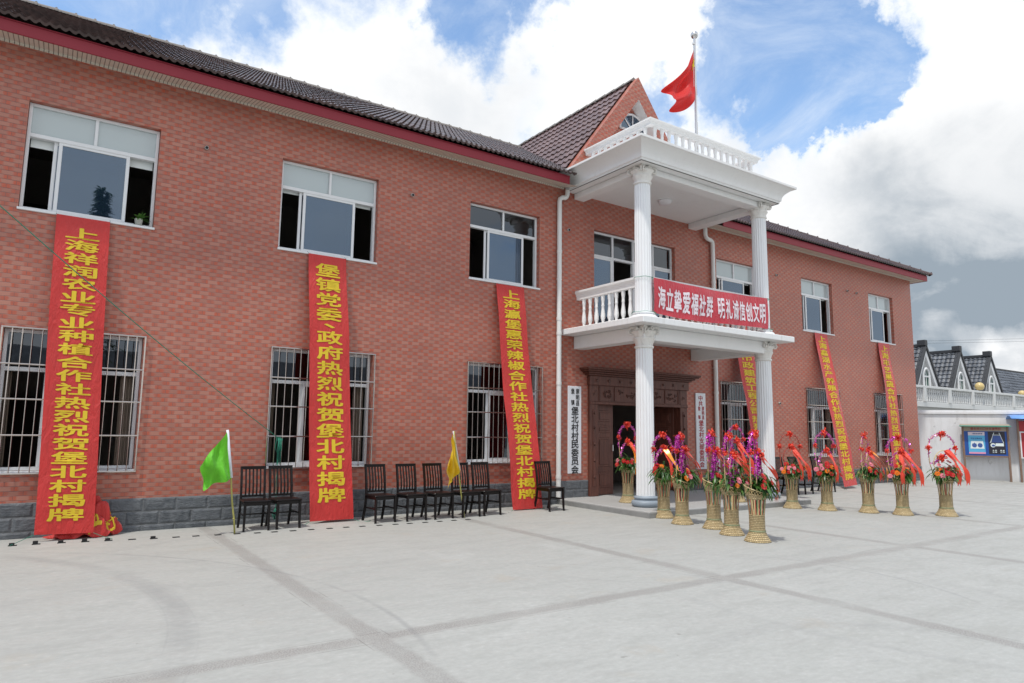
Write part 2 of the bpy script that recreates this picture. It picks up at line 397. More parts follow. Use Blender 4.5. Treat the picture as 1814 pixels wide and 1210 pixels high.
def cloth_mat(name, col, trans=.0, rough=.45, sheen=.2, wrinkle=.55):
    m, nt, b = mat(name)
    P = nt.pos(); x, y, z = nt.sep(P)
    n = nt.noise(P, 3.0, 5, .6)
    c = nt.mix(n, tuple(q*.88 for q in col), tuple(min(1, q*1.1) for q in col))
    nt.put(b.inputs['Base Color'], c); b.inputs['Roughness'].default_value = rough
    b.inputs['Sheen Weight'].default_value = sheen
    wr = nt.noise(nt.comb(nt.m('MULTIPLY', x, 2.6), nt.m('MULTIPLY', y, 2.6), nt.m('MULTIPLY', z, .8)), 3.5, 6, .62, 1.2)
    nt.put(b.inputs['Normal'], nt.bump(wr, wrinkle, .07))
    if trans:
        tr = nt.new('ShaderNodeBsdfTranslucent'); nt.put(tr.inputs[0], c)
        mx = nt.new('ShaderNodeMixShader'); mx.inputs[0].default_value = trans
        nt.l.new(b.outputs[0], mx.inputs[1]); nt.l.new(tr.outputs[0], mx.inputs[2])
        nt.l.new(mx.outputs[0], nt.n['Material Output'].inputs[0])
    return m
def glass_mat(name, tint, refl=.16, body=None, bodyf=0.0, gcol=(.82, .88, .95)):
    m, nt, b = mat(name); nt.n.remove(b)
    tr = nt.new('ShaderNodeBsdfTransparent'); tr.inputs[0].default_value = (*tint, 1)
    gl = nt.new('ShaderNodeBsdfGlossy'); gl.inputs[0].default_value = (*gcol, 1); gl.inputs['Roughness'].default_value = .012
    fr = nt.new('ShaderNodeFresnel'); fr.inputs[0].default_value = 1.5
    fac = nt.m('ADD', nt.m('MULTIPLY', fr.outputs[0], .9), refl, clamp=True)
    base = tr.outputs[0]
    if body:
        df = nt.new('ShaderNodeBsdfDiffuse'); df.inputs[0].default_value = (*body, 1)
        m0 = nt.new('ShaderNodeMixShader'); m0.inputs[0].default_value = bodyf
        nt.l.new(base, m0.inputs[1]); nt.l.new(df.outputs[0], m0.inputs[2]); base = m0.outputs[0]
    mx = nt.new('ShaderNodeMixShader'); nt.put(mx.inputs[0], fac)
    nt.l.new(base, mx.inputs[1]); nt.l.new(gl.outputs[0], mx.inputs[2]); nt.l.new(mx.outputs[0], nt.n['Material Output'].inputs[0])
    nt.put(gl.inputs['Normal'], nt.bump(nt.noise(nt.pos(), 1.3, 2), .07, .02))
    return m
def wood_mat(name, a, bcol, rough=.4):
    m, nt, b = mat(name); P = nt.obj(); x, y, z = nt.sep(P)
    g = nt.noise(nt.comb(nt.m('MULTIPLY', x, 14), nt.m('MULTIPLY', y, 14), nt.m('MULTIPLY', z, 1.2)), 2.0, 5, .6, .5)
    nt.put(b.inputs['Base Color'], nt.mix(nt.ramp(g, .3, .7), a, bcol)); b.inputs['Roughness'].default_value = rough
    nt.put(b.inputs['Normal'], nt.bump(g, .15, .004))
    return m
def soffit_mat():
    m, nt, b = mat('cream_slat_soffit'); x, y, z = nt.sep(nt.pos())
    t = nt.m('ABSOLUTE', nt.m('SUBTRACT', nt.m('FRACT', nt.m('DIVIDE', x, .06)), .5))
    g = nt.ramp(t, .40, .45)
    c = nt.mix(nt.noise(nt.pos(), 1.5, 3), (.60, .55, .47), (.68, .63, .55))
    nt.put(b.inputs['Base Color'], nt.mix(g, c, (.16, .14, .12))); b.inputs['Roughness'].default_value = .5
    nt.put(b.inputs['Normal'], nt.bump(nt.m('SUBTRACT', 1.0, g), .5, .01))
    return m
def weave_mat():
    m, nt, b = mat('woven_bamboo'); P = nt.obj(); x, y, z = nt.sep(P)
    ang = nt.m('ARCTAN2', y, x)
    u = nt.m('MULTIPLY', ang, 34/(2*PI)); v = nt.m('DIVIDE', z, .026)
    row = nt.m('FLOOR', v)
    uu = nt.m('ADD', u, nt.m('MULTIPLY', nt.m('MODULO', row, 2.0), .5))
    a = nt.m('ABSOLUTE', nt.m('SUBTRACT', nt.m('FRACT', uu), .5)); d = nt.m('ABSOLUTE', nt.m('SUBTRACT', nt.m('FRACT', v), .5))
    h = nt.m('MULTIPLY', nt.ramp(a, .62, .12), nt.ramp(d, .5, .22))
    r = nt.wnoise(nt.comb(nt.m('FLOOR', uu), row, 1.0))
    c = nt.mix(r, (.50, .375, .19), (.69, .545, .305))
    c = nt.mix(nt.ramp(h, .0, .5), (.20, .14, .065), c)
    c = nt.mix(nt.ramp(nt.noise(P, 9, 4, .6), .45, .75, 0, .4), c, (.40, .30, .15))
    nt.put(b.inputs['Base Color'], c); b.inputs['Roughness'].default_value = .45
    nt.put(b.inputs['Normal'], nt.bump(h, .9, .012))
    return m
def leaf_mat(name, a, bcol, back=None):
    m, nt, b = mat(name)
    c = nt.mix(nt.noise(nt.pos(), 30, 2), a, bcol)
    nt.put(b.inputs['Base Color'], c); b.inputs['Roughness'].default_value = .35
    tr = nt.new('ShaderNodeBsdfTranslucent'); nt.put(tr.inputs[0], nt.mix(.5, c, (.12, .25, .03)))
    mx = nt.new('ShaderNodeMixShader'); mx.inputs[0].default_value = .25
    nt.l.new(b.outputs[0], mx.inputs[1]); nt.l.new(tr.outputs[0], mx.inputs[2]); nt.l.new(mx.outputs[0], nt.n['Material Output'].inputs[0])
    return m
def wall_plaster_mat():
    m, nt, b = mat('weathered_white_plaster'); P = nt.pos(); x, y, z = nt.sep(P)
    s1 = nt.noise(nt.comb(nt.m('MULTIPLY', x, 3), nt.m('MULTIPLY', y, 3), nt.m('MULTIPLY', z, .5)), 1.6, 6, .65)
    c = nt.mix(nt.ramp(s1, .42, .75, 0, .34), (.74, .75, .76), (.46, .45, .43))
    c = nt.mix(nt.ramp(nt.m('ADD', z, nt.m('MULTIPLY', s1, .35)), .42, .12, 0, .5), c, (.46, .45, .42))
    n3 = nt.noise(P, 3, 5, .7)
    c = nt.mix(nt.ramp(n3, .62, .7, 0, .4), c, (.30, .29, .28))
    nt.put(b.inputs['Base Color'], c); b.inputs['Roughness'].default_value = .8
    nt.put(b.inputs['Normal'], nt.bump(n3, .3, .02))
    return m

M = dict(
    brick=brick_mat(), stone=stone_mat(), concrete=concrete_mat(), white=white_mat(dirt=.16), slabwhite=white_mat('stained_white_slab', (.80, .81, .81), .75), whiteclean=white_mat('white_column_paint', (.82, .83, .84), .10, .4),
    capital=white_mat('aged_white_capital', (.78, .76, .72), .8, .6),
    tile=rooftile_mat('brown_glazed_roof_tile', (.034, .021, .020), (.082, .048, .043)), gabletile=rooftile_mat('brown_gable_roof_tile', (.135, .088, .086), (.19, .125, .12), .22),
    ridge=simple('ridge_cap_mortar', (.21, .19, .175), .7, var=.35, scale=4, bump=.4), hipcap=simple('brown_hip_cap', (.085, .055, .05), .4, var=.3),
    fascia=simple('dark_red_fascia', (.25, .014, .028), .55, var=.1, scale=1.5), soffit=soffit_mat(),
    alu=simple('white_aluminium', (.74, .75, .76), .35, var=.05), steel=simple('stainless_steel', (.62, .61, .60), .22, 1.0, .1, 20), grille=simple('dull_steel_bar', (.50, .44, .40), .16, .9, .2, 20),
    bluestone=simple('blue_grey_base_paint', (.27, .32, .37), .5, var=.18, scale=5, bump=.2), pvc=simple('white_pvc', (.74, .74, .72), .35, var=.08, scale=2),
    glass=glass_mat('blue_sash_glass', (.16, .24, .33), .17, (.03, .06, .10), .40, (.48, .61, .78)), clear=glass_mat('clear_pane', (.90, .94, .94), .03), frost=glass_mat('frosted_top_pane', (.8, .86, .86), .05, (.60, .67, .67), .72), dglass=glass_mat('dark_pane', (.30, .34, .37), .07),
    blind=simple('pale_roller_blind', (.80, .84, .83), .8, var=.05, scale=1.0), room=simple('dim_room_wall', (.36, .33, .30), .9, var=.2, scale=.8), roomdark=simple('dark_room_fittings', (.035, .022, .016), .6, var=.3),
    curtain=simple('beige_curtain', (.24, .19, .15), .9, var=.15, scale=3),
    wood=wood_mat('dark_red_timber', (.075, .022, .014), (.145, .048, .030), .5), wooddark=wood_mat('carved_timber', (.055, .018, .012), (.11, .040, .027), .5),
    chair=simple('black_lacquered_wood', (.007, .005, .005), .33, var=.4, scale=20, spec=.3),
    red=cloth_mat('red_banner_cloth', (.60, .030, .026), .12), redpink=cloth_mat('crimson_banner_cloth', (.56, .022, .045), .12), yellow=simple('yellow_banner_ink', (.66, .47, .016), .6, var=.1),
    whiteink=simple('white_banner_ink', (.78, .70, .74), .6, var=.08), black=simple('black_sign_ink', (.012, .012, .014), .4), redink=simple('red_sign_ink', (.40, .02, .03), .4), board=simple('white_sign_board', (.74, .76, .80), .3, var=.04, scale=1.0),
    green=cloth_mat('lime_flag_cloth', (.16, .66, .025), .3), yflag=cloth_mat('yellow_flag_cloth', (.88, .60, .01), .4), sleeve=simple('white_flag_sleeve', (.70, .72, .80), .6),
    flag=cloth_mat('red_flag_cloth', (.72, .022, .018), .4, wrinkle=.12), bamboo=simple('green_bamboo', (.36, .34, .09), .45, var=.3, scale=9),
    rope=simple('green_rope', (.02, .20, .13), .7, var=.2, scale=30), wire=simple('dark_wire', (.03, .03, .03), .6),
    weave=weave_mat(), cane=simple('bamboo_cane', (.62, .48, .24), .45, var=.25, scale=15), canered=simple('red_cane', (.42, .085, .05), .5, var=.2, scale=15), bandgreen=simple('faded_green_band', (.22, .24, .13), .6, var=.5, scale=70), canegreen=simple('green_cane', (.10, .20, .09), .5, var=.2, scale=15),
    leaf=leaf_mat('basket_leaf', (.016, .055, .010), (.05, .14, .026)), leaf2=leaf_mat('pale_basket_leaf', (.06, .16, .03), (.11, .24, .06)),
    tinsel=simple('magenta_tinsel', (.74, .07, .56), .25, .35, .45, 60), tinselred=simple('red_tinsel', (.45, .01, .05), .25, .5, .5, 60), satin=cloth_mat('red_satin_ribbon', (.88, .075, .035), .30, .28), gold=simple('orange_satin_ribbon', (.85, .30, .03), .3, .2, .2, 20),
    pred=simple('red_petals', (.55, .012, .018), .5, var=.3, scale=60), ppink=simple('pink_petals', (.80, .26, .34), .5, var=.2, scale=60), porange=simple('orange_petals', (.82, .21, .012), .5, var=.3, scale=60), pdot=simple('flower_centre', (.30, .16, .02), .7),
    plaster=wall_plaster_mat(), dirtywhite=white_mat('dirty_white_terrace', (.60, .61, .60), .85, .8), oldroof=rooftile_mat('grey_glazed_house_tile', (.055, .060, .068), (.12, .13, .145), .18), ridgeblack=simple('black_roof_ridge', (.03, .032, .036), .6, var=.3),
    greenglass=simple('green_house_window', (.03, .11, .075), .12, var=.2), steelrust=simple('rusty_steel_post', (.22, .14, .10), .6, var=.4, scale=8), boardblue=simple('blue_notice_board', (.012, .075, .33), .4, var=.06),
    beige=simple('beige_header_board', (.36, .31, .24), .6, var=.12), globe=simple('yellowed_lamp_globe', (.62, .47, .20), .3, var=.1), bluetop=simple('blue_canopy_sheet', (.16, .36, .80), .35), redboard=simple('red_notice_board', (.36, .02, .025), .5), greentrim=simple('green_board_trim', (.05, .36, .27), .4),
    paper=simple('pale_poster_paper', (.68, .60, .66), .5), posterblue=simple('poster_light_blue', (.10, .42, .68), .5, var=.1), posterwhite=simple('poster_white', (.72, .80, .80), .5), posterblack=simple('poster_black', (.02, .018, .03), .45), posterpink=simple('poster_pink', (.72, .30, .45), .5), posternavy=simple('poster_navy', (.05, .10, .32), .5, var=.3, scale=40),
    iron=simple('dark_iron', (.05, .05, .055), .5, .6, .3, 30), darkhole=simple('black_slot', (.015, .015, .016), .8), granite=simple('porch_grey_slab', (.40, .40, .39), .55, var=.10, scale=1.4, bump=.1), graniteside=simple('porch_rough_edge', (.25, .25, .245), .8, var=.25, scale=6, bump=.4),
    bark=simple('bark', (.10, .07, .05), .9, var=.3, scale=12), conifer=leaf_mat('conifer_needles', (.012, .035, .012), (.03, .07, .02)), houseplaster=simple('grey_house_plaster', (.40, .40, .39), .8, var=.15, scale=1), pot=simple('pale_pot', (.5, .5, .46), .5), lampshade=simple('opal_lamp', (.74, .72, .74), .3),
)

# ------------------------------------------------------------------ lettering
_gl = {}
def glyphs(text):
    todo = [c for c in dict.fromkeys(text) if c != ' ' and c not in _gl]
    obs = []
    for c in todo:
        t = bpy.data.curves.new('glyph', 'FONT'); t.body = c; t.resolution_u = 2
        o = bpy.data.objects.new('glyph', t); COL.objects.link(o); obs.append((c, o, t))
    dg = bpy.context.evaluated_depsgraph_get(); dg.update()
    for c, o, t in obs:
        me = bpy.data.meshes.new_from_object(o.evaluated_get(dg))
        vs = [(v.co.x, v.co.y) for v in me.vertices]; fs = [tuple(p.vertices) for p in me.polygons]
        if vs:
            x0 = min(a for a, _ in vs); x1 = max(a for a, _ in vs); y0 = min(b for _, b in vs); y1 = max(b for _, b in vs)
        else: x0 = y0 = 0; x1 = y1 = 1
        small = c in '、，。'
        if small: vs = [((a-x0)/max(x1-x0, 1e-6)*.4-.2, (b-y0)/max(y1-y0, 1e-6)*.5-.25) for a, b in vs]
        else: vs = [((a-x0)/(x1-x0)-.5, (b-y0)/(y1-y0)-.5) for a, b in vs]
        _gl[c] = (vs, fs)
        bpy.data.meshes.remove(me); bpy.data.objects.remove(o); bpy.data.curves.remove(t)
def put_text(mb, items, bold, fn):
    """items: (char, u, v, width, height) in surface units, fn(u, v) -> 3D point"""
    glyphs(''.join(i[0] for i in items))
    for (c, u, v, wd, ht) in items:
        if c == ' ': continue
        vs, fs = _gl[c]
        off = [(0, 0)]+([(math.cos(q), math.sin(q)) for q in (.4, 1.45, 2.5, 3.54, 4.6, 5.65)] if bold else [])
        for k, (dx, dy) in enumerate(off):                 # a heavier stroke: thin copies, each a hair in front of the last
            mb.add([fn(u+(a+dx*bold)*wd, v+(b+dy*bold)*ht, .0004*k) for a, b in vs], fs)

# ------------------------------------------------------------------ ground
g = MB(); g.quad((-150, -150, 0), (250, -150, 0), (250, 200, 0), (-150, 200, 0))
tag(g.build('ground', M['concrete']), kind='structure')

# ------------------------------------------------------------------ the hall
CX = 12.02
hall = empty('village_hall', (0, 0, 0))
tag(hall, 'two-storey salmon brick-tiled hall with brown tiled roof and white columned portico', 'building')
X0, X1, WT = -7.0, 25.79, 7.2
UP = [(-.53, 1.23), (3.19, 5.03), (7.10, 8.92), (14.98, 16.74), (18.96, 20.65), (22.85, 24.46)]
LO = [(-.54, 1.225), (3.20, 5.05), (7.12, 8.97), (15.03, 16.76), (18.99, 20.72), (22.87, 24.63)]
CW = (10.54, 13.33)
ZU0, ZU1, ZL0, ZL1 = 4.727, 6.38, .929, 2.963
DOOR = (10.34, 13.62, .12, 2.86)
holes = [(a, b, ZU0, ZU1) for a, b in UP]+[(a, b, ZL0, ZL1) for a, b in LO]+[(CW[0], CW[1], 3.9, ZU1)]+[(DOOR[0], DOOR[1], -.1, DOOR[3])]
def wall_with_holes(x0, x1, z0, z1, y0, y1, hs):
    mb = MB()
    xs = sorted({x0, x1}|{min(max(q, x0), x1) for h in hs for q in h[:2]}); zs = sorted({z0, z1}|{min(max(q, z0), z1) for h in hs for q in h[2:]})
    def hole(xa, xb, za, zb):
        xm, zm = (xa+xb)/2, (za+zb)/2
        return any(h[0] < xm < h[1] and h[2] < zm < h[3] for h in hs)
    for i in range(len(xs)-1):
        for j in range(len(zs)-1):
            if not hole(xs[i], xs[i+1], zs[j], zs[j+1]):
                a, b, c, d = xs[i], xs[i+1], zs[j], zs[j+1]
                mb.quad((a, y0, c), (b, y0, c), (b, y0, d), (a, y0, d)); mb.quad((b, y1, c), (a, y1, c), (a, y1, d), (b, y1, d))
    for h in hs:
        a, b, c, d = h[0], h[1], max(h[2], z0), min(h[3], z1)
        mb.quad((a, y0, c), (a, y0, d), (a, y1, d), (a, y1, c)); mb.quad((b, y0, d), (b, y0, c), (b, y1, c), (b, y1, d))
        if h[2] > z0+.01: mb.quad((a, y0, c), (a, y1, c), (b, y1, c), (b, y0, c))
        mb.quad((a, y0, d), (b, y0, d), (b, y1, d), (a, y1, d))
    return mb
wb = wall_with_holes(X0, X1, .49, WT, 0, .24, holes)
wb.quad((X1, 0, .49), (X1, 10, .49), (X1, 10, WT), (X1, 0, WT)); wb.quad((X0, 10, .49), (X0, 0, .49), (X0, 0, WT), (X0, 10, WT))
wb.quad((X1, 10, 0), (X0, 10, 0), (X0, 10, WT), (X1, 10, WT))
wb.build('wall', M['brick'], hall)
pb = MB()
for a, b in ((X0, DOOR[0]-.002), (DOOR[1]+.002, X1+.018)): pb.bbox(a, b, -.018, .22, -.05, .492, .006)
pb.quad((X1+.018, .22, 0), (X1+.018, 10, 0), (X1+.018, 10, .492), (X1+.018, .22, .492))
pb.build('plinth', M['stone'], hall)
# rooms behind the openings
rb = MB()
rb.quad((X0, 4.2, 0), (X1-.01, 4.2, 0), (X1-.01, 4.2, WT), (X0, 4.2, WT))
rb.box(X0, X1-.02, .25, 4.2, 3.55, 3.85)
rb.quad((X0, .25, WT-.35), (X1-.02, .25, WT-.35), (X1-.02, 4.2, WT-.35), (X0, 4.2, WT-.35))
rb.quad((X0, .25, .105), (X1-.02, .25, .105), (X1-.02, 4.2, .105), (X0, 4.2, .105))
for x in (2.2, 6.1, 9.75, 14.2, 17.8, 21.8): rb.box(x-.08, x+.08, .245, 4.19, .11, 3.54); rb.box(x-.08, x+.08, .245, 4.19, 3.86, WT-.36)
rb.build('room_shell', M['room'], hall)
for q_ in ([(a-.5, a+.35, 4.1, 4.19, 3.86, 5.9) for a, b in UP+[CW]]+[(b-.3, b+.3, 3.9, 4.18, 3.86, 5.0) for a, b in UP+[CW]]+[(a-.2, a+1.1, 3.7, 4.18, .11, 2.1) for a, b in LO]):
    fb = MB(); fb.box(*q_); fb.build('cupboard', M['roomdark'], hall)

def frame_bars(mb, x0, x1, z0, z1, y0, y1, t):
    mb.bbox(x0, x0+t, y0, y1, z0, z1, .004); mb.bbox(x1-t, x1, y0, y1, z0, z1, .004)
    mb.bbox(x0+t, x1-t, y0+.001, y1-.001, z0, z0+t, .004); mb.bbox(x0+t, x1-t, y0+.001, y1-.001, z1-t, z1, .004)
def sash(parent, x0, x1, z0, z1, y, gm, t=.05):
    s = MB(); frame_bars(s, x0, x1, z0, z1, y, y+.03, t); o = s.build('sash', M['alu'], parent)
    p = MB(); p.quad((x0+t, y+.015, z0+t), (x1-t, y+.015, z0+t), (x1-t, y+.015, z1-t), (x0+t, y+.015, z1-t)); p.build('pane', M[gm], parent)
def upper_window(x0, x1, z0, z1, blind, drop=0.0, s0=.235, s1=.775):
    y = .10; t = .045; wd = x1-x0; zt = z0+(z1-z0)*.70
    f = MB(); f.box(x0-.0, x1, y-.02, y+.03, z0-.0, z0+.001)
    frame_bars(f, x0+.004, x1-.004, z0+.004, z1-.004, y, y+.09, t)
    f.bbox(x0+t, x1-t, y+.002, y+.088, zt-.03, zt+.03, .004); f.bbox((x0+x1)/2-.022, (x0+x1)/2+.022, y+.003, y+.085, zt+.03, z1-t, .004)
    f.bbox(x0-.015, x1+.015, -.03, y, z0-.035, z0+.002, .005)
    o = f.build('window', M['alu'], hall)
    gm = 'frost' if blind else 'dglass'
    for a, b in ((x0+t, (x0+x1)/2-.022), ((x0+x1)/2+.022, x1-t)):
        p = MB(); p.quad((a, y+.04, zt+.03), (b, y+.04, zt+.03), (b, y+.04, z1-t), (a, y+.04, z1-t)); p.build('pane', M[gm], o)
    sash(o, x0+wd*s0, x0+wd*s1, z0+.03, zt-.02, y+.012, 'glass'); sash(o, x0+wd*(s0-.035), x0+wd*(s1-.045), z0+.03, zt-.02, y+.052, 'glass')
    if blind:
        b = MB(); b.grid(lambda u, v: (x0+.06+(wd-.12)*u, y+.13+.004*math.sin(u*40), z1-.05-(z1-zt+drop)*v), 8, 4); b.build('blind', M['blind'], o)
    return o
for k, (a, b) in enumerate(UP):
    upper_window(a, b, ZU0, ZU1, k != 2, (.10, .02, 0, 0, 0, 0)[k], (.235, .235, .28, .2, .22, .22)[k], (.775, .775, .80, .76, .72, .72)[k])
# balcony window
f = MB(); y = .10; a, b = CW; zt = 5.78
frame_bars(f, a+.004, b-.004, 3.9, ZU1-.004, y, y+.09, .05)
q = [a+(b-a)*k/4 for k in range(5)]
f.bbox(a+.05, b-.05, y+.002, y+.088, zt-.03, zt+.03, .004)
for k in (1, 2, 3): f.bbox(q[k]-.025, q[k]+.025, y+.003, y+.086, zt+.03, ZU1-.05, .004); f.bbox(q[k]-.03, q[k]+.03, y+.004, y+.085, 3.95, zt-.03, .004)
cwin = f.build('balcony_window', M['alu'], hall)
for k in range(4):
    p = MB(); p.quad((q[k]+.03, y+.04, zt+.03), (q[k+1]-.03, y+.04, zt+.03), (q[k+1]-.03, y+.04, ZU1-.05), (q[k]+.03, y+.04, ZU1-.05)); p.build('pane', M['dglass'], cwin)
    if k != 1: sash(cwin, q[k]+.02, q[k+1]-.02, 3.96, zt-.02, y+.01, 'glass')

def lower_window(x0, x1, k):
    z0, z1 = ZL0, ZL1; y = .12; t = .05; zt = z0+(z1-z0)*.715; wd = x1-x0
    f = MB(); frame_bars(f, x0+.004, x1-.004, z0+.004, z1-.004, y, y+.08, t)
    f.bbox(x0+t, x1-t, y+.002, y+.078, zt-.03, zt+.03, .004)
    f.bbox(x0-.01, x1+.01, -.02, y, z0-.03, z0+.002, .004)
    o = f.build('window', M['alu'], hall)
    p = MB(); p.quad((x0+t, y+.04, zt+.03), (x1-t, y+.04, zt+.03), (x1-t, y+.04, z1-t), (x0+t, y+.04, z1-t)); p.build('pane', M['dglass'], o)
    sash(o, x0+wd*.32, x0+wd*.62, z0+.03, zt-.02, y+.01, 'dglass'); sash(o, x0+wd*.30, x0+wd*.66, z0+.03, zt-.02, y+.045, 'dglass')
    g = MB(); gy = -.045; n = 15
    for i in range(n+1):
        x = x0-.02+(wd+.04)*i/n; g.tube([(x, gy, z0-.03), (x, gy, z1+.0)], .0075 if 0 < i < n else .012, 6)
    for zz in (z0-.03, z0+(z1-z0)*.25, z0+(z1-z0)*.5, z0+(z1-z0)*.745, z1):
        g.tube([(x0-.03, gy, zz), (x1+.03, gy, zz)], .0125, 6)
    for xx in (x0-.02, x1+.02):
        for zz in (z0-.03, z1): g.tube([(xx, gy, zz), (xx, .01, zz)], .012, 6)
    auto_smooth(g.build('grille', M['grille'], o), 50)
    for (u0, u1) in ((.86, .97), (.02, .08)):
        c = MB(); c.grid(lambda u, v: (x0+wd*(u0+(u1-u0)*u), y+.16+.03*math.sin(u*26), z0+.02+(z1-z0-.1)*v), 30, 2)
        c.build('curtain', M['curtain'], o, True)
for k, (a, b) in enumerate(LO): lower_window(a, b, k)

# eaves
eb = MB(); EY, EXR = -.60, 26.03
for (a, b) in ((X0-.3, 9.36), (14.66, EXR-.06)):
    eb.bbox(a, b, -.53, -.50, 7.085, 7.255, .004); eb.box(a, b, -.538, -.499, 7.258, 7.274)
eb.bbox(EXR-.09, EXR-.06, -.499, 10.5, 7.085, 7.265, .004)
eb.build('fascia', M['fascia'], hall)
sb = MB()
for (a, b) in ((X0-.3, 9.6), (14.45, EXR-.09)):
    sb.quad((a, -.50, 7.095), (b, -.50, 7.095), (b, -.0, 7.198), (a, -.0, 7.198))
    sb.box(a, b, -.025, -.002, 7.165, 7.197)
sb.quad((X1, 0, 7.198), (EXR-.09, -.5, 7.095), (EXR-.09, 10.5, 7.095), (X1, 10, 7.198))
sb.build('soffit', M['soffit'], hall)

# roofs
def tile_field(P, N, smin, smax, T, h, wave=.120, amp=.021, skip=None, step=.032):
    mb = MB(); n = int(math.ceil(T/h)); N = Vector(N)
    for k in range(n):
        t0, t1 = k*h-.05*(k > 0), min((k+1)*h, T); a, b = smin((t0+t1)/2), smax((t0+t1)/2)
        if b-a < .05: continue
        m = max(2, int((b-a)/wave*6)); prev = None
        off = len(mb.v); jit = random.uniform(-.004, .004)
        for i in range(m+1):
            s = a+(b-a)*i/m; wv = amp*(1+math.cos(2*PI*s/wave)*.8+.2*math.cos(4*PI*s/wave+.8))
            mb.v.append(tuple(P(s, t0)+N*(wv-.012))); mb.v.append(tuple(P(s, t0)+N*(wv+step+jit))); mb.v.append(tuple(P(s, t0)+N*(wv+step+jit))); mb.v.append(tuple(P(s, t1)+N*(wv+.002)))
            if prev is not None and not (skip and skip(P(s, (t0+t1)/2))):
                o = prev; c = off+i*4
                mb.f.append((o, c, c+1, o+1)); mb.mi.append(0); mb.f.append((o+2, c+2, c+3, o+3)); mb.mi.append(0)
            prev = off+i*4
    return mb
RY, RZ = 5.0, 10.42; EZ = 7.285
sl = math.hypot(RY-EY, RZ-EZ); dy, dz = (RY-EY)/sl, (RZ-EZ)/sl
GA, GS = 10.66, 1.315                                   # gable apex height and slope
under = lambda p: p.z < GA-.06-abs(p.x-CX)*GS-.05 and p.y < 5.2
HR = EXR-(RY-EY)
rf = tile_field(lambda s, t: Vector((s, EY+dy*t, EZ+dz*t)), (0, -dz, dy), lambda t: X0-.3, lambda t: EXR-dy*t, sl, .27,
                skip=lambda p: under(p) or (9.5 < p.x < 14.55 and p.y < -.02))
roof = rf.build('roof', M['tile'], hall, True)
hp = tile_field(lambda s, t: Vector((EXR-dy*t, EY+s, EZ+dz*t)), (dz, 0, dy), lambda t: dy*t, lambda t: 2*(RY-EY)-dy*t, sl, .30)
hp.quad((X0-.3, 2*RY-EY, EZ), (EXR, 2*RY-EY, EZ), (HR, RY, RZ), (X0-.3, RY, RZ))
hp.build('roof_back', M['tile'], roof, True)
def caps(pts, r, m, name, parent, pitch=.36, knob=.026):
    mb = MB(); a, b = Vector(pts[0]), Vector(pts[1]); L = (b-a).length; d = (b-a)/L; n = int(L/pitch)
    up = Vector((0, 0, 1)); side = d.cross(up).normalized(); up = side.cross(d).normalized()
    for i in range(n):
        p0 = a+d*(i*L/n); p1 = a+d*((i+1)*L/n+.03)
        vs = []
        for p, rr in ((p0, r*.86), (p1, r)):
            for k in range(9):
                t = PI*k/8; vs.append(p+side*(rr*math.cos(t)*1.15)+up*(rr*math.sin(t)))
        mb.add(vs, [(k, k+1, k+10, k+9) for k in range(8)]+[tuple(range(9, 18))])
        c = p1+up*(r+.004)
        mb.tube([c-d*.03-up*.02, c-d*.03+up*.012, c-d*.03+up*.028], [knob, knob, knob*.5], 6)
    return mb.build(name, m, parent, False)
caps(((X0-.3, RY, RZ+.0), (HR, RY, RZ+.0)), .105, M['ridge'], 'ridge_tiles', roof)
caps(((HR, RY, RZ), (EXR+.02, EY, EZ+.02)), .10, M['hipcap'], 'hip_tiles', roof)
# cross gable
gz0 = 7.40; gw = (GA-gz0)/GS; gl_ = math.hypot(gw, GA-gz0); gx, gz = gw/gl_, (GA-gz0)/gl_
gm = MB()
for sgn in (-1, 1):
    t_ = tile_field(lambda s, t, sgn=sgn: Vector((CX+sgn*(gw-gx*t), .12+s, gz0-.04+gz*t)), (sgn*gz, 0, gx), lambda t: 0.0, lambda t: min(5.6, .9+(t*gz)/(dz/dy)+.35), gl_, .31, wave=.20, amp=.022, step=.045)
    gm.add(t_.v, t_.f)
groof = gm.build('gable_roof', M['gabletile'], hall, True)
caps(((CX, 5.3, GA-.04), (CX, .12, GA-.04)), .10, M['ridge'], 'ridge_tiles', groof)
# gable wall: outer frame (raking border) and recessed field
gb = MB(); fw_ = .34                                       # horizontal-ish border width (vertical offset)
def tri(apex, z0): w_ = (apex-z0)/GS; return [(CX-w_, z0), (CX, apex), (CX+w_, z0)]
o_ = tri(GA+.02, 7.3); i_ = tri(GA+.02-.60, 7.3)
yf, yb, yr = -.06, .16, .26
for (p, q_, r_, s_) in ((o_[0], o_[1], i_[1], i_[0]), (o_[1], o_[2], i_[2], i_[1])):
    gb.quad(*[(x, yf, z) for x, z in (p, q_, r_, s_)])
    gb.quad((p[0], yf, p[1]), (p[0], yb, p[1]), (q_[0], yb, q_[1]), (q_[0], yf, q_[1]))
    gb.quad(*[(x, yb, z) for x, z in (s_, r_, q_, p)])
gb.add([(i_[0][0]-.3, yr, 7.2), (i_[2][0]+.3, yr, 7.2), (CX, yr, GA-.1)], [(0, 1, 2)])
gw_ob = gb.build('gable_wall', M['brick'], hall)
rv = MB()
for (p, q_) in ((i_[0], i_[1]), (i_[1], i_[2])): rv.quad((p[0], yf+.002, p[1]), (q_[0], yf+.002, q_[1]), (q_[0], yr, q_[1]), (p[0], yr, p[1]))
rv.build('gable_reveal', M['white'], gw_ob)
cz, cr_ = 9.33, .45; ar = MB(); n = 24; rc = MB(); gp = MB()
pts = [(CX+.06+cr_*math.cos(PI*k/n), yr-.03, cz+cr_*math.sin(PI*k/n)) for k in range(n+1)]
ar.tube(pts, .032, 6); ar.tube([pts[0], pts[-1]], .03, 6)
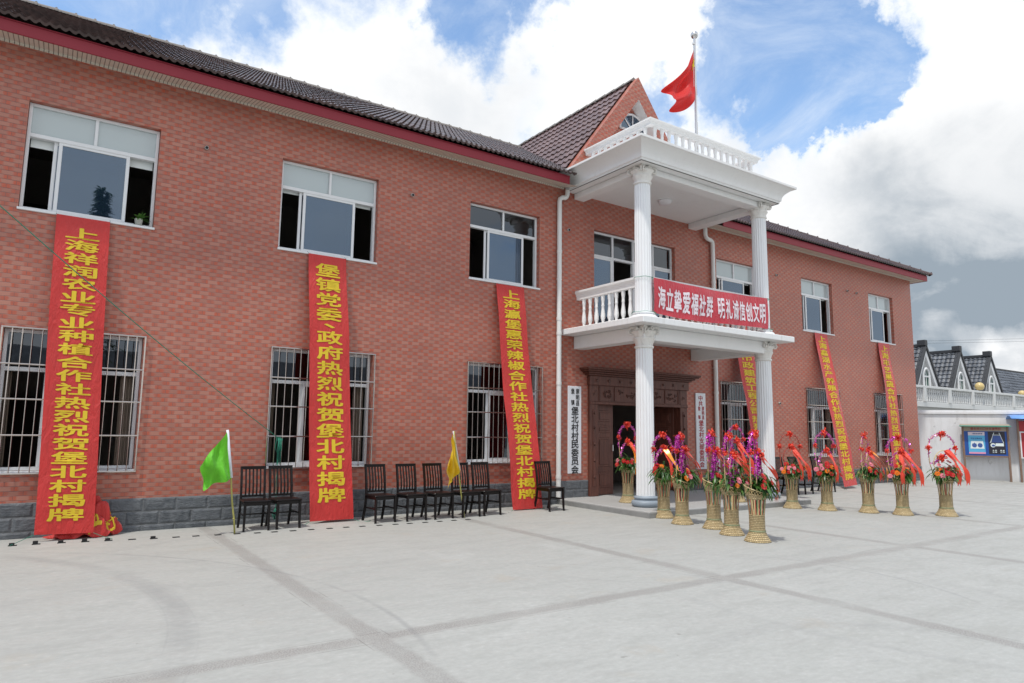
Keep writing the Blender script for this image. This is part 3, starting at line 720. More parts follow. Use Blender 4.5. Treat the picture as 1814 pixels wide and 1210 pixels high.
for t in (45, 90, 135): ar.tube([(CX+.06, yr-.03, cz), (CX+.06+cr_*math.cos(R(t)), yr-.03, cz+cr_*math.sin(R(t)))], .02, 6)
fan = ar.build('fan_window', M['alu'], gw_ob, True)
gp.add([(CX+.06, yr-.02, cz)]+[(x, yr-.02, z) for x, _, z in pts], [(0, k+1, k+2) for k in range(n)]); gp.build('pane', M['glass'], gw_ob)

# ------------------------------------------------------------------ portico
PX0, PX1 = 10.07, 14.02; PY = -2.07
def sweep_profile(mb, prof, x0, x1, yfr, yback):
    """prof: (outset, z); runs round left, front and right sides"""
    rings = []
    for (o, z) in prof: rings.append([(x0-o, yback, z), (x0-o, yfr-o, z), (x1+o, yfr-o, z), (x1+o, yback, z)])
    for i in range(len(rings)-1):
        a, b = rings[i], rings[i+1]
        for k in range(3): mb.add([a[k], a[k+1], b[k+1], b[k]], [(0, 1, 2, 3)])
    return rings
cn = MB()
prof = [(0, 7.125), (.02, 7.16), (.02, 7.19), (.05, 7.20), (.06, 7.24), (.055, 7.27)]
prof += [(.055+.20*(1-math.cos(PI/2*k/8)), 7.27+.165*math.sin(PI/2*k/8)+.0) for k in range(1, 9)]
prof = [(0, 7.125), (.018, 7.13), (.018, 7.165), (.045, 7.175), (.05, 7.20)]+[(.05+.215*(k/9)**2.2, 7.20+.255*(k/9)) for k in range(1, 10)]+[(.30, 7.458), (.305, 7.465), (.305, 7.51), (.295, 7.515)]
rg = sweep_profile(cn, prof, 9.70, 14.34, -2.42, .0)
cn.add(rg[-1], [(0, 1, 2, 3)]); cn.add(rg[0], [(3, 2, 1, 0)])
auto_smooth(cn.build('cornice', M['white'], hall), 30)
ul = MB(); ul.tube([(9.70, .0, 7.118), (9.70, -2.42, 7.118), (14.34, -2.42, 7.118), (14.34, .0, 7.118)], .007, 5); ul.build('drip_line', M['wire'], hall)
for q_ in ([(x-.15, x+.15, PY-.15, -.002, 6.985, 7.122) for x in (PX0, PX1)]+[(x-.16, x+.16, PY-.16, -.002, 3.44, 3.728) for x in (PX0, PX1)]
          +[(PX0+.15, PX1-.15, PY-.15, PY+.15, 6.99, 7.122), (PX0+.16, PX1-.16, PY-.16, PY+.16, 3.445, 3.727)]):
    bm_ = MB(); bm_.bbox(*q_, .012); bm_.build('beam', M['white'], hall)
sl_ = MB(); sl_.bbox(9.55, 14.55, -2.57, .0, 3.73, 3.862, .012); slab = sl_.build('balcony_slab', M['slabwhite'], hall)

def shaft(z0, z1, r0, r1):
    mb = MB(); nf = 20; per = 8; n = nf*per; zs = [z0+(z1-z0)*k/8 for k in range(9)]
    pr_ = [(r0+(r1-r0)*k/8, z) for k, z in enumerate(zs)]
    def rfun(t, z):
        s = (t*nf/(2*PI)) % 1.0; c = abs(s-.5)*2
        return 1-.075*max(0, 1-(c/.86)**2)**.5 if c < .86 else 1.0
    mb.lathe(pr_, n, rf=rfun); return mb
def torus_base(z0, r, h):
    mb = MB(); p = []
    for k in range(9): a = -PI/2+PI*k/8; p.append((r+.055+.045*math.cos(a)*1.0, z0+.05*h+h*.27*(1+math.sin(a))))
    p += [(r+.035, z0+h*.62), (r+.03, z0+h*.68)]
    for k in range(7): a = -PI/2+PI*k/6; p.append((r+.028+.026*math.cos(a), z0+h*.70+h*.12*(1+math.sin(a))))
    p += [(r+.01, z0+h*.95), (r+.002, z0+h)]
    mb.lathe([(p[0][0], z0)]+p, 48); return mb
def capital(z0, h, r):
    mb = MB()
    mb.lathe([(r+.0, z0-.02), (r+.022, z0-.01), (r+.026, z0+.012), (r+.02, z0+.03), (r+.002, z0+.035)], 40)
    def leafy(ph, k): return lambda t, z: 1+.075*max(0, math.cos(k*t+ph))
    mb.lathe([(r*.98, z0+.03), (r*1.02, z0+.10*h+.03), (r*1.10, z0+.30*h), (r*1.24, z0+.42*h), (r*1.20, z0+.46*h), (r*1.03, z0+.44*h)], 64, rf=lambda t, z: 1+.09*abs(math.cos(4*t))*(z-z0)/h*2.2)
    mb.lathe([(r*1.02, z0+.36*h), (r*1.10, z0+.5*h), (r*1.22, z0+.64*h), (r*1.42, z0+.75*h), (r*1.34, z0+.79*h), (r*1.15, z0+.78*h)], 64, rf=lambda t, z: 1+.10*abs(math.cos(4*t+PI/2))*(z-z0)/h*1.4)
    mb.lathe([(r*1.0, z0+.3*h), (r*1.12, z0+.75*h), (r*1.36, z0+.9*h)], 32)
    a_ = r*1.60                                            # abacus with concave sides
    ring = []
    for k in range(32):
        t = 2*PI*k/32; c_, s_ = math.cos(t), math.sin(t); sq = 1/max(abs(c_), abs(s_)); diag = abs(math.sin(2*t))
        rr = a_*(.80*sq*.72+.30*diag**3*.9); ring.append((rr*c_, rr*s_))
    vs = [(x*f_, y_*f_, z) for f_, z in ((.96, z0+.885*h), (1, z0+.91*h), (1, z0+.965*h), (1.04, z0+.97*h), (1.04, z0+h)) for x, y_ in ring]
    mb.add(vs, [(i*32+k, i*32+(k+1) % 32, (i+1)*32+(k+1) % 32, (i+1)*32+k) for i in range(4) for k in range(32)]+[tuple(range(32))[::-1]])
    for q_ in range(4):                                     # corner volutes
        t = PI/4+q_*PI/2; d = Vector((math.cos(t), math.sin(t), 0)); s = Vector((-d.y, d.x, 0))
        for sg in (-1, 1):
            sp = []; rs = []
            for k in range(22):
                th = k/21*2*PI*1.6; rad = .062*(1-k/24); c = d*(r*1.50)+Vector((0, 0, z0+.76*h))+s*(sg*.022)
                sp.append(c+d*(rad*math.sin(th))+Vector((0, 0, 1))*(rad*math.cos(th))); rs.append(.017*(1-k/40))
            mb.tube(sp, rs, 6)
        t = q_*PI/2; d = Vector((math.cos(t), math.sin(t), 0)); s = Vector((-d.y, d.x, 0))
        for k in range(7):                                  # centre flower
            th = 2*PI*k/7; c = d*(r*1.30)+Vector((0, 0, z0+.90*h))+s*(.03*math.cos(th))+Vector((0, 0, .03*math.sin(th)))
            mb.tube([c-d*.02, c+d*.015, c+d*.028], [.02, .018, .006], 5)
        for sg in (-1, 1):                                  # inner scrolls
            sp = []
            for k in range(16):
                th = k/15*2*PI*1.3; rad = .042*(1-k/18); c = d*(r*1.26)+s*(sg*.085)+Vector((0, 0, z0+.74*h)); sp.append(c+s*(sg*rad*math.sin(th))+Vector((0, 0, rad*math.cos(th))))
            mb.tube(sp, .012, 5)
    return mb
def column(x, zb, hb, zs1, hc, r0, r1, basem):
    s = shaft(zb+hb, zs1+.01, r0, r1); o = auto_smooth(s.build('column', M['whiteclean'], hall), 28); o.location = (x, PY, 0)
    auto_smooth(torus_base(zb, r0, hb).build('column_base', M[basem], o), 30)
    auto_smooth(capital(zs1, hc, r1).build('capital', M['capital'], o), 40)
for x in (PX0, PX1): column(x, .12, .215, 3.30, .425, .188, .172, 'bluestone'); column(x, 3.864, .165, 6.77, .352, .180, .166, 'whiteclean')
pf = MB(); pf.bbox(9.45, 14.62, -2.76, .26, -.05, .12, .012); pf.cur = 1; pf.bbox(9.44, 14.63, -2.772, .0, -.06, .098, .006)
tag(pf.build('porch_floor', [M['granite'], M['graniteside']]), kind='structure')

def baluster_mb(h):
    pr_ = [(.042, 0), (.042, .10), (.030, .12), (.034, .15), (.028, .17), (.034, .20), (.05, .28), (.052, .33), (.046, .42), (.034, .55), (.030, .64), (.036, .66), (.036, .69), (.030, .71), (.033, .80), (.042, .86), (.042, 1.0)]
    mb = MB(); mb.lathe([(r, z*h) for r, z in pr_], 16); return mb
def rail_set(name, zb, h, zt, side_y0, xl, xr, yfr, nside, nfront, cap_w, m, left_x=None):
    """handrail round three sides and one baluster object for each upright"""
    mb = MB()
    segs = [('y', xl), ('x', yfr), ('y', xr)]
    prof_ = [(-.5, 0), (-.5, .35), (-.62, .45), (-.62, .55), (-.85, .7), (-1.0, .78), (-1.0, 1.0)]
    hh = zt-(zb+h)
    def ring(o, z): e = cap_w/2*o; return [(xl+e, side_y0, z), (xl+e, yfr+e, z), (xr-e, yfr+e, z), (xr-e, side_y0, z)]
    outer = [ring(o, zb+h+hh*t) for o, t in prof_]; inner = [ring(-o, zb+h+hh*t) for o, t in prof_]
    for lst in (outer, inner):
        for i in range(len(lst)-1):
            for k in range(3): mb.add([lst[i][k], lst[i][k+1], lst[i+1][k+1], lst[i+1][k]], [(0, 1, 2, 3)])
    for k in range(3): mb.add([outer[-1][k], outer[-1][k+1], inner[-1][k+1], inner[-1][k]], [(0, 1, 2, 3)]); mb.add([outer[0][k], outer[0][k+1], inner[0][k+1], inner[0][k]], [(3, 2, 1, 0)])
    o = mb.build(name, m, hall)
    bmesh_ = baluster_mb(h).build('baluster', m, o, True)
    auto_smooth(bmesh_, 45)
    spots = []
    for k in range(nside): yy = side_y0-.12+(yfr+.02-(side_y0-.12))*(k+.4)/nside; spots += [(xl, yy), (xr, yy)]
    for k in range(nfront): spots.append((xl+.03+(xr-xl-.06)*(k+.5)/nfront, yfr))
    for i, (x, yy) in enumerate(spots):
        b = bmesh_ if i == 0 else bmesh_.copy()
        if i: COL.objects.link(b)
        b.parent = o; b.location = (x, yy, zb)
    return o
rail_set('balcony_rail', 3.862, .72, 4.79, .0, PX0-.02, PX1+.02, PY-.0, 9, 20, .20, M['white'])
rail_set('roof_rail', 7.512, .595, 8.235, -.10, 10.25, 13.82, -2.15, 9, 16, .22, M['white'])
lp = MB(); lp.lathe([(.02, -.085), (.09, -.08), (.14, -.055), (.165, -.02), (.168, 0.0), (.17, .02)], 28); o = lp.build('ceiling_lamp', M['lampshade'], hall, True); o.location = (11.98, -.93, 7.105)

# downpipes, vents
def pipe(x, ztop, xe, ye):
    mb = MB(); r = .055
    mb.tube([(x, -.075, .14), (x, -.075, ztop-.12), (x+(xe-x)*.05, -.08, ztop-.05), (x+(xe-x)*.3, -.09, ztop-.01), (x+(xe-x)*.7, ye, ztop), (xe-.03 if xe > x else xe+.03, ye, ztop+.03), (xe, ye, ztop+.10), (xe, ye, 7.12)], r, 12)
    for z in (.55, 2.6, 3.72, 4.05, 5.6): mb.tube([(x, -.075, z), (x, -.075, z+.07)], r+.008, 12)
    o = mb.build('downpipe', M['pvc'], hall); auto_smooth(o, 40)
    b = MB()
    for z in (1.5, 3.3, 5.0): b.tube([(x-.07, -.075, z), (x+.07, -.075, z)], .012, 6); b.box(x-.02, x+.02, -.03, .0, z-.015, z+.015)
    b.build('pipe_bracket', M['pvc'], o)
pipe(9.43, 6.93, 9.64, -.10); pipe(14.76, 6.80, 14.44, -.10)
vb = None
for (x, z) in ((1.92, 6.24), (5.74, 6.22), (9.74, 6.22), (17.68, 6.26), (21.53, 6.27), (22.08, 6.26), (17.62, 2.46)):
    v = MB(); v.tube([(0, .01, 0), (0, -.05, -.01)], .032, 12); v.cur = 1; v.tube([(0, -.045, -.01), (0, -.054, -.012)], .024, 12); o = v.build('vent_stub', [M['houseplaster'], M['darkhole']], hall); o.location = (x, 0, z)

# door
dr = MB(); xa, xb = DOOR[0], DOOR[1]
for (a, b) in ((xa, xa+.26), (xb-.26, xb)):
    dr.bbox(a, b, -.07, .23, .12, 2.845, .01); dr.bbox(a+.09, b-.09, -.085, -.07, .35, 2.10, .006)
dr.bbox(xa+.26, xb-.26, -.06, .2, 2.22, 2.845, .008)
dr.bbox(xa-.0, xb+.0, -.095, -.06, 2.20, 2.27, .01); dr.bbox(xa-.03, xb+.03, -.115, -.0, 2.64, 2.86, .01)
dr.bbox(xa-.09, xb+.09, -.17, -.0, 2.86, 2.90, .01); dr.bbox(xa-.15, xb+.15, -.23, -.0, 2.90, 2.945, .012); dr.bbox(xa-.22, xb+.22, -.30, -.0, 2.945, 2.985, .012); dr.bbox(xa-.26, xb+.26, -.33, -.0, 2.985, 3.03, .012)
dn = [xa+.26, xa+.72, xa+1.64, xb-.72-.5, xb-.72, xb-.26]
for q in (xa+.30, xa+.78, xb-.80, xb-.32): dr.bbox(q-.012, q+.012, -.078, -.06, 2.29, 2.62, .004)
doorf = dr.build('doorway', M['wood'], hall)
cv = MB(); random.seed(3)
def carve(x0, x1, z0, z1, n):
    for _ in range(n):
        cx, cz_ = random.uniform(x0+.06, x1-.06), random.uniform(z0+.04, z1-.04); a0 = random.uniform(0, 6.28); rr = random.uniform(.02, .045)
        cv.tube([(cx+rr*(1-k/14)*math.cos(a0+k*.55), -.068, cz_+rr*(1-k/14)*math.sin(a0+k*.55)) for k in range(10)], .009, 5)
carve(xa+.32, xa+.76, 2.34, 2.58, 10); carve(xa+.85, xb-.86, 2.34, 2.58, 40); carve(xb-.78, xb-.34, 2.34, 2.58, 10); carve(xa+.05, xa+.24, 2.36, 2.56, 4); carve(xb-.24, xb-.05, 2.36, 2.56, 4)
for k in range(9):
    x = xa+.18+(xb-xa-.36)*k/8; cv.tube([(x, -.12, 2.75), (x, -.13, 2.75), (x, -.138, 2.75)], [.035, .035, .015], 8)
for x in (xa+.13, xb-.13):
    for z in (.55, .92, 1.29, 1.66, 2.0): cv.tube([(x, -.085, z), (x, -.105, z), (x, -.112, z)], [.035, .03, .012], 4)
cv.build('carving', M['wooddark'], doorf)
def leaf(hinge, w_, ang, name='door_leaf'):
    mb = MB(); mb.bbox(0, w_, -.025, .025, 0, 2.08, .006)
    for (z0, z1) in ((.16, .52), (.64, 1.32), (1.42, 1.60), (1.68, 1.94)):
        for sg in (-1, 1):
            yy = sg*.025; mb.bbox(.09, w_-.09, min(yy, yy+sg*.014), max(yy, yy+sg*.014), z0, z1, .01); mb.bbox(.14, w_-.14, min(yy+sg*.014, yy+sg*.026), max(yy+sg*.014, yy+sg*.026), z0+.05, z1-.05, .01)
    o = mb.build(name, M['wood'], doorf); o.location = hinge; o.rotation_euler = (0, 0, ang)
    h = MB(); h.tube([(w_-.05, -.03, 1.0), (w_-.05, -.07, 1.0), (w_-.05, -.07, 1.14), (w_-.05, -.03, 1.14)], .01, 6); h.build('door_handle', M['steel'], o)
leaf((xa+.265, .10, .13), .62, R(4)); leaf((xb-.265, .14, .13), 1.0, R(101)); 

# ------------------------------------------------------------------ things inside the doorway
t = empty('table', (11.75, 2.6, .107)); tag(t, 'table under a red cloth seen through the open hall door', 'table')
mb = MB(); mb.grid(lambda u, v: (-.75+1.5*u, -.36-.03*math.sin(u*40)*v-.03*v, .76-.74*v), 60, 6); mb.grid(lambda u, v: (-.75-.03*math.sin(u*26)*v, .36-.72*u, .76-.74*v), 30, 6)
mb.box(-.752, .752, -.362, .362, .755, .765); mb.build('tablecloth', M['red'], t, True)
mb = MB()
for x in (-.68, .68):
    for y_ in (-.3, .3): mb.bbox(x-.025, x+.025, y_-.025, y_+.025, 0, .75)
mb.build('table_frame', M['chair'], t)
bl = MB(); bl.bbox(-.8, .8, -.02, .02, 0, 1.0, .005); bl.cur = 1; bl.box(-.75, .75, -.024, -.02, .05, .95)
o = bl.build('wall_board', [M['alu'], M['boardblue']]); o.location = (11.5, 4.15, 1.3); tag(o, 'dim bluish board on the back wall inside the hall door', 'board')

# ------------------------------------------------------------------ foliage helpers
def strap_leaf(mb, base, direction, length, width, droop, seg=4):
    d = Vector(direction).normalized(); s = d.cross(Vector((0, 0, 1)))
    if s.length < .05: s = Vector((1, 0, 0))
    s.normalize(); p = Vector(base); vs = []; a = 0
    for k in range(seg+1):
        t = k/seg; wv = width*(math.sin(PI*min(1, t*.85+.12)))
        vs += [p-s*wv/2, p+s*wv/2]
        d = (d+Vector((0, 0, -droop/seg))).normalized(); p = p+d*(length/seg)
    mb.add(vs, [(2*k, 2*k+1, 2*k+3, 2*k+2) for k in range(seg)])
def flower_mb(r, dome=.35, n=14):
    mb = MB()
    for ring, (rr, hh) in enumerate(((1.0, 0.0), (.72, .22), (.42, .38))):
        for k in range(n):
            a = 2*PI*(k+.5*ring)/n; wd = 2*PI/n*.95
            p0 = (.12*r*math.cos(a), .12*r*math.sin(a), r*hh*dome)
            L = r*rr*random.uniform(.88, 1.05); z1_ = r*(hh*dome+.16*(1-ring*.2))+random.uniform(-.06, .06)*r
            p1 = (L*.7*math.cos(a-wd/2), L*.7*math.sin(a-wd/2), z1_); p2 = (L*math.cos(a), L*math.sin(a), z1_-.05*r); p3 = (L*.7*math.cos(a+wd/2), L*.7*math.sin(a+wd/2), z1_)
            mb.add([p0, p1, p2, p3], [(0, 1, 2, 3)])
    mb.cur = 1; mb.lathe([(.16*r, r*.18), (.14*r, r*.30), (.05*r, r*.34)], 8)
    return mb
def bow_mb(r, n=12, seed=0):
    rnd = random.Random(seed); mb = MB()
    for k in range(n):
        d = Vector((rnd.gauss(0, 1), rnd.gauss(0, 1), rnd.gauss(0, 1))).normalized(); s = d.cross(Vector((rnd.random(), rnd.random(), 1))).normalized(); u = d.cross(s)
        L = r*rnd.uniform(.8, 1.25); w_ = r*.34; vs = []
        for i in range(7):
            t = i/6; p = d*(L*math.sin(PI*t))+u*(r*.34*math.sin(2*PI*t)); vs += [p-s*w_/2, p+s*w_/2]
        mb.add(vs, [(2*i, 2*i+1, 2*i+3, 2*i+2) for i in range(6)])
    for k in range(5):
        d = Vector((rnd.gauss(0, 1), rnd.gauss(0, 1), rnd.gauss(-.4, .8))).normalized(); s = d.cross(Vector((.3, .2, 1))).normalized()
        mb.add([s*r*.1, -s*r*.1, d*r*1.8-s*r*.13, d*r*1.6+s*r*.0, d*r*1.8+s*r*.13], [(0, 1, 2, 3, 4)])
    return mb
def ribbon(mb, pts, width, side=(1, 0, 0), fork=True):
    pts = [Vector(p) for p in pts]; s = Vector(side).normalized(); n = len(pts); N_ = 14
    def at(t):
        x = t*(n-1); i = min(int(x), n-2); f_ = x-i
        p0, p1, p2, p3 = pts[max(i-1, 0)], pts[i], pts[i+1], pts[min(i+2, n-1)]
        return .5*((2*p1)+(-p0+p2)*f_+(2*p0-5*p1+4*p2-p3)*f_*f_+(-p0+3*p1-3*p2+p3)*f_**3)
    vs = []
    for k in range(N_+1):
        p = at(k/N_); d = (at(min(1, k/N_+.03))-at(max(0, k/N_-.03))).normalized(); ss = (s-d*s.dot(d)); ss = ss.normalized() if ss.length > .1 else s
        tw = Matrix.Rotation(.5*math.sin(k*.7), 3, d); ss = tw@ss
        vs += [p-ss*width/2, p+ss*width/2]
    o = len(mb.v); mb.add(vs, [(2*k, 2*k+1, 2*k+3, 2*k+2) for k in range(N_)])
    if fork:
        e0, e1 = Vector(vs[-2]), Vector(vs[-1]); d = (e0+e1)/2-(Vector(vs[-4])+Vector(vs[-3]))/2
        mb.add([e0, (e0+e1)/2, e1, e1+d*1.4, e0+d*1.4], [(0, 1, 4), (1, 2, 3)])
def tinsel(mb, pts, r, n, rnd):
    pts = [Vector(p) for p in pts]
    for _ in range(n):
        x = rnd.random()*(len(pts)-1.001); i = int(x); p = pts[i].lerp(pts[i+1], x-i)
        d = Vector((rnd.gauss(0, 1), rnd.gauss(0, 1), rnd.gauss(0, 1))).normalized(); s = d.cross(Vector((rnd.random()-.5, rnd.random()-.5, rnd.random()))).normalized()
        L = r*rnd.uniform(.6, 1.25); w_ = .0075
        mb.add([p-s*w_, p+s*w_, p+d*L+s*w_, p+d*L-s*w_], [(0, 1, 2, 3)])

# ------------------------------------------------------------------ flower baskets
def basket(x, y, z, ang, label, seed, tins=1.0, red_arch=False, ribbons=2, lean=0.0, fl=11, right_ribbon=True, scale=1.0, droop=0.0, garland=False, hw0=.17, fturn=0.0):
    rnd = random.Random(seed); random.seed(seed)
    t = empty('flower_basket', (x, y, z), ang); t.scale = (scale*.96,)*3
    tag(t, label, 'flower basket', 'congratulation flower baskets on the forecourt')
    ft = Matrix.Rotation(fturn, 3, 'Z')
    b = MB(); b.lathe([(.195, 0), (.205, .012), (.19, .03), (.155, .09), (.125, .15), (.118, .17), (.120, .19), (.118, .40), (.121, .408), (.118, .416), (.118, .36), (.11, .2), (.15, .06), (.18, .01)], 52, cap=False)
    body = b.build('basket_body', M['weave'], t, True)
    k_ = MB(); k_.lathe([(.126, .148), (.131, .158), (.128, .172), (.12, .176)], 40, cap=False); k_.build('woven_band', M['bandgreen'], t, True)
    for mn, ph in (('cane', 0), ('canered', 1), ('canegreen', 2)):
        s = MB()
        for k in range(42):
            if (k % 3 != ph) and not (ph == 0 and k % 5 == 0): continue
            a = 2*PI*k/42+rnd.uniform(-.03, .03); a2 = a+rnd.uniform(-.12, .12)
            p0 = Vector((.117*math.cos(a), .117*math.sin(a), .40)); p1 = Vector((.128*math.cos(a2), .128*math.sin(a2), .53)); p2 = Vector((.146*math.cos(a2), .146*math.sin(a2), .655))
            sd_ = Vector((-math.sin(a), math.cos(a), 0))*.0075
            s.add([p0-sd_, p0+sd_, p1+sd_, p1-sd_, p2+sd_, p2-sd_], [(0, 1, 2, 3), (3, 2, 4, 5)])
        s.build('stave', M[mn], t)
    # collar: higher at the back
    def top(a): return .78-.075*math.sin(a-0.0)*(-1)*-1
    cl_ = MB(); n = 48; vs = []
    for j, (rr, zz) in enumerate(((.146, .645), (.150, .67), (.156, .70), (.168, None))):
        for k in range(n):
            a = 2*PI*k/n; z_ = zz if zz else .728+.025*math.sin(a); vs.append((rr*math.cos(a), rr*math.sin(a), z_))
    cl_.add(vs, [(j*n+k, j*n+(k+1) % n, (j+1)*n+(k+1) % n, (j+1)*n+k) for j in range(3) for k in range(n)])
    cl_.build('basket_collar', M['weave'], t, True)
    lat = MB()
    for k in range(22):
        for sg in (-1, 1):
            a = 2*PI*k/22; a2 = a+sg*.36; z2 = .80+.06*math.sin(a2)
            lat.bar((.162*math.cos(a), .162*math.sin(a), .715+.02*math.sin(a)), (.180*math.cos(a2), .180*math.sin(a2), z2), .010, .004)
    lat.tube([(.181*math.cos(a), .181*math.sin(a), .80+.06*math.sin(a)) for a in [2*PI*k/40 for k in range(41)]], .007, 5); lat.build('lattice_rim', M['cane'], t)
    # handles: two arches in local XZ plane
    arches = []
    for (hw, hz, yy, nm) in ((hw0, 1.64+rnd.uniform(-.05, .05), .03, 0), (hw0*.82, 1.33+rnd.uniform(-.05, .05), -.05, 1)):
        pts = [(-.115, yy, .62), (-.5*(.14+hw), yy, .8), (-hw, yy, min(1.04, hz-.34)), (-(hw+.018), yy, hz-.31)]+[(-(hw+.02)*math.cos(PI*k/14), yy+lean*math.sin(PI*k/14), hz-.28+.28*math.sin(PI*k/14)) for k in range(15)]+[(hw+.018, yy, hz-.31), (hw, yy, min(1.04, hz-.34)), (.5*(.14+hw), yy, .8), (.115, yy, .62)]
        arches.append(pts); a_ = MB(); a_.tube(pts, .0085, 6); h = a_.build('handle', M['cane' if not red_arch else 'canered'], t, True)
        tn = MB(); core = pts[2:-2]
        if nm == 1 and garland: core = [(-hw-.03+.36*k/12, -.02-.004*k, 1.04+.30*(k/12)**1.4) for k in range(13)]
        tinsel(tn, core, .036 if not red_arch else .018, int((440 if nm == 0 else 290)*tins), rnd)
        if droop:
            for _ in range(int(3*droop)):
                c = Vector(core[rnd.randrange(len(core))]); tinsel(tn, [c, c+Vector((rnd.uniform(-.03, .03), rnd.uniform(-.03, .03), -rnd.uniform(.1, .3)))], .05, 70, rnd)
        tn.build('tinsel', M['tinselred' if red_arch else 'tinsel'], h)
        spots = [core[len(core)//2]]+([core[2], core[-3]] if nm == 0 else [])
        for i, c in enumerate(spots):
            bo = bow_mb(.080 if i == 0 else .055, 16, seed*10+i+nm).build('bow', M['satin'], h, True); bo.location = (c[0], c[1]-.02, c[2])
    # foliage: arching strap leaves that spill over the front
    fo = MB(); fo2 = MB()
    for k in range(190):
        a = rnd.uniform(0, 2*PI); el = rnd.uniform(-.15, 1.15)
        base = ft@Vector((rnd.uniform(-.13, .13), rnd.uniform(-.18, .11)-.02, rnd.uniform(.76, .98)))
        d = ft@Vector((math.cos(a)*math.cos(el)*1.1, math.sin(a)*math.cos(el)-.38, math.sin(el)*.7))
        strap_leaf(fo if rnd.random() < .66 else fo2, base, d, rnd.uniform(.17, .33), rnd.uniform(.024, .046), rnd.uniform(.9, 2.6))
    fo.build('foliage', M['leaf'], t, True); fo2.build('pale_foliage', M['leaf2'], t, True)
    fm = ['pred', 'pred', 'ppink', 'pred', 'porange', 'pred', 'ppink', 'pred', 'porange', 'pred', 'pred', 'ppink']
    done = []
    for k in range(fl+3):
        for _ in range(20):
            a = -PI/2+rnd.uniform(-1.45, 1.45); rad = .05+.24*math.sqrt(rnd.random())
            p = Vector((rad*math.cos(a)*1.05, rad*math.sin(a)*.95-.05, 1.10-rad*.85+rnd.uniform(-.07, .04)))
            if all((p-q).length > .075 for q in done): break
        done.append(p.copy()); r_ = rnd.uniform(.046, .068); p = ft@p
        o = flower_mb(r_, .5).build('flower', [M[fm[(k+seed) % 12]], M['pdot']], t); o.location = p
        nrm = Vector((p.x*1.3-.16*math.sin(-fturn)*1.0, p.y*1.3-.16*math.cos(fturn), .22+max(0, p.z-.95))).normalized(); o.rotation_euler = nrm.to_track_quat('Z', 'Y').to_euler()
    top_ = arches[1][len(arches[1])//2]
    for k in range(ribbons):
        rb_ = MB(); sx = (-1)**k*rnd.uniform(.02, .07); e_ = rnd.uniform(-.03, .03)
        if k == 0: pts = [(top_[0], top_[1]-.03, top_[2]), (sx, -.14, 1.20), (sx*1.4, -.27, 1.05), (sx*1.2+.03, -.32, .86), (sx+.05, -.29, .66)]
        elif k == 1: pts = [(top_[0], top_[1]-.02, top_[2]), (.04, -.13, 1.28), (.10, -.27, 1.12), (.19, -.33, .97), (.235, -.345, .84), (.25, -.33, .66+e_)]
        else: pts = [(top_[0], top_[1], top_[2]), (-.06, -.15, 1.17), (-.10, -.29, 1.0), (-.15, -.32, .82), (-.13, -.30, .68)]
        pts = pts[:1]+[tuple(ft@Vector(q)) for q in pts[1:]]; ribbon(rb_, pts, rnd.uniform(.062, .085), tuple(ft@Vector((1, 0, 0)))); rb_.build('ribbon', M['satin' if (k*3+seed) % 7 else 'gold'], t, True)
    return t
BK = [(9.80, -2.80, 0, R(-28), 'flower basket with two magenta tinsel arches just in front of the left column', 11, dict(ribbons=2, fl=6, tins=1.0)),
      (9.45, -3.56, 0, R(20), 'flower basket with shaggy magenta tinsel, second nearest the left column', 12, dict(droop=1.2, fl=7, fturn=.30)),
      (9.49, -4.22, 0, R(22), 'flower basket in front of the red-lettered signboard, middle of the near row', 13, dict(droop=1.0, fl=6, fturn=.30)),
      (9.18, -4.82, 0, R(18), 'flower basket with tall red bow on top, next to the nearest basket', 14, dict(droop=.8, fl=8, ribbons=3, fturn=.30)),
      (8.965, -5.45, 0, R(21), 'nearest flower basket with magenta tinsel and red ribbon trailing right', 15, dict(droop=1.3, fl=9, ribbons=2, fturn=.30)),
      (13.53, -3.02, 0, R(-28), 'flower basket with bare thin red wire arch beside the right column', 16, dict(red_arch=True, tins=.5, fl=13, ribbons=2, hw0=.225)),
      (13.83, -3.64, 0, R(-30), 'flower basket with magenta arches and long red ribbon, left of the leaning banner foot', 17, dict(fl=12, tins=.8, ribbons=1, hw0=.195)),
      (14.24, -4.30, 0, R(12), 'flower basket with half-bare arch and red bow on top, right of the leaning banner foot', 18, dict(fl=12, tins=.35, ribbons=3, hw0=.21)),
      (14.49, -4.86, 0, R(-34), 'flower basket with orange ribbons before the right-hand barred window', 19, dict(fl=13, tins=.8, ribbons=3, hw0=.235)),
      (15.12, -5.40, 0, R(-32), 'rightmost flower basket with drooping magenta garland before the white wall', 20, dict(fl=13, tins=.6, ribbons=2, garland=True, hw0=.265, scale=1.04)),
      (10.28, -1.35, .12, R(-30), 'flower basket on the porch half hidden behind the left column', 21, dict(fl=7)),
      (12.55, -2.35, .12, R(-30), 'flower basket on the porch hidden behind the near row by the right column', 22, dict(fl=10))]
for (x, y, z, a, lab, sd_, kw) in BK: basket(x, y, z, a, lab, sd_, **kw)

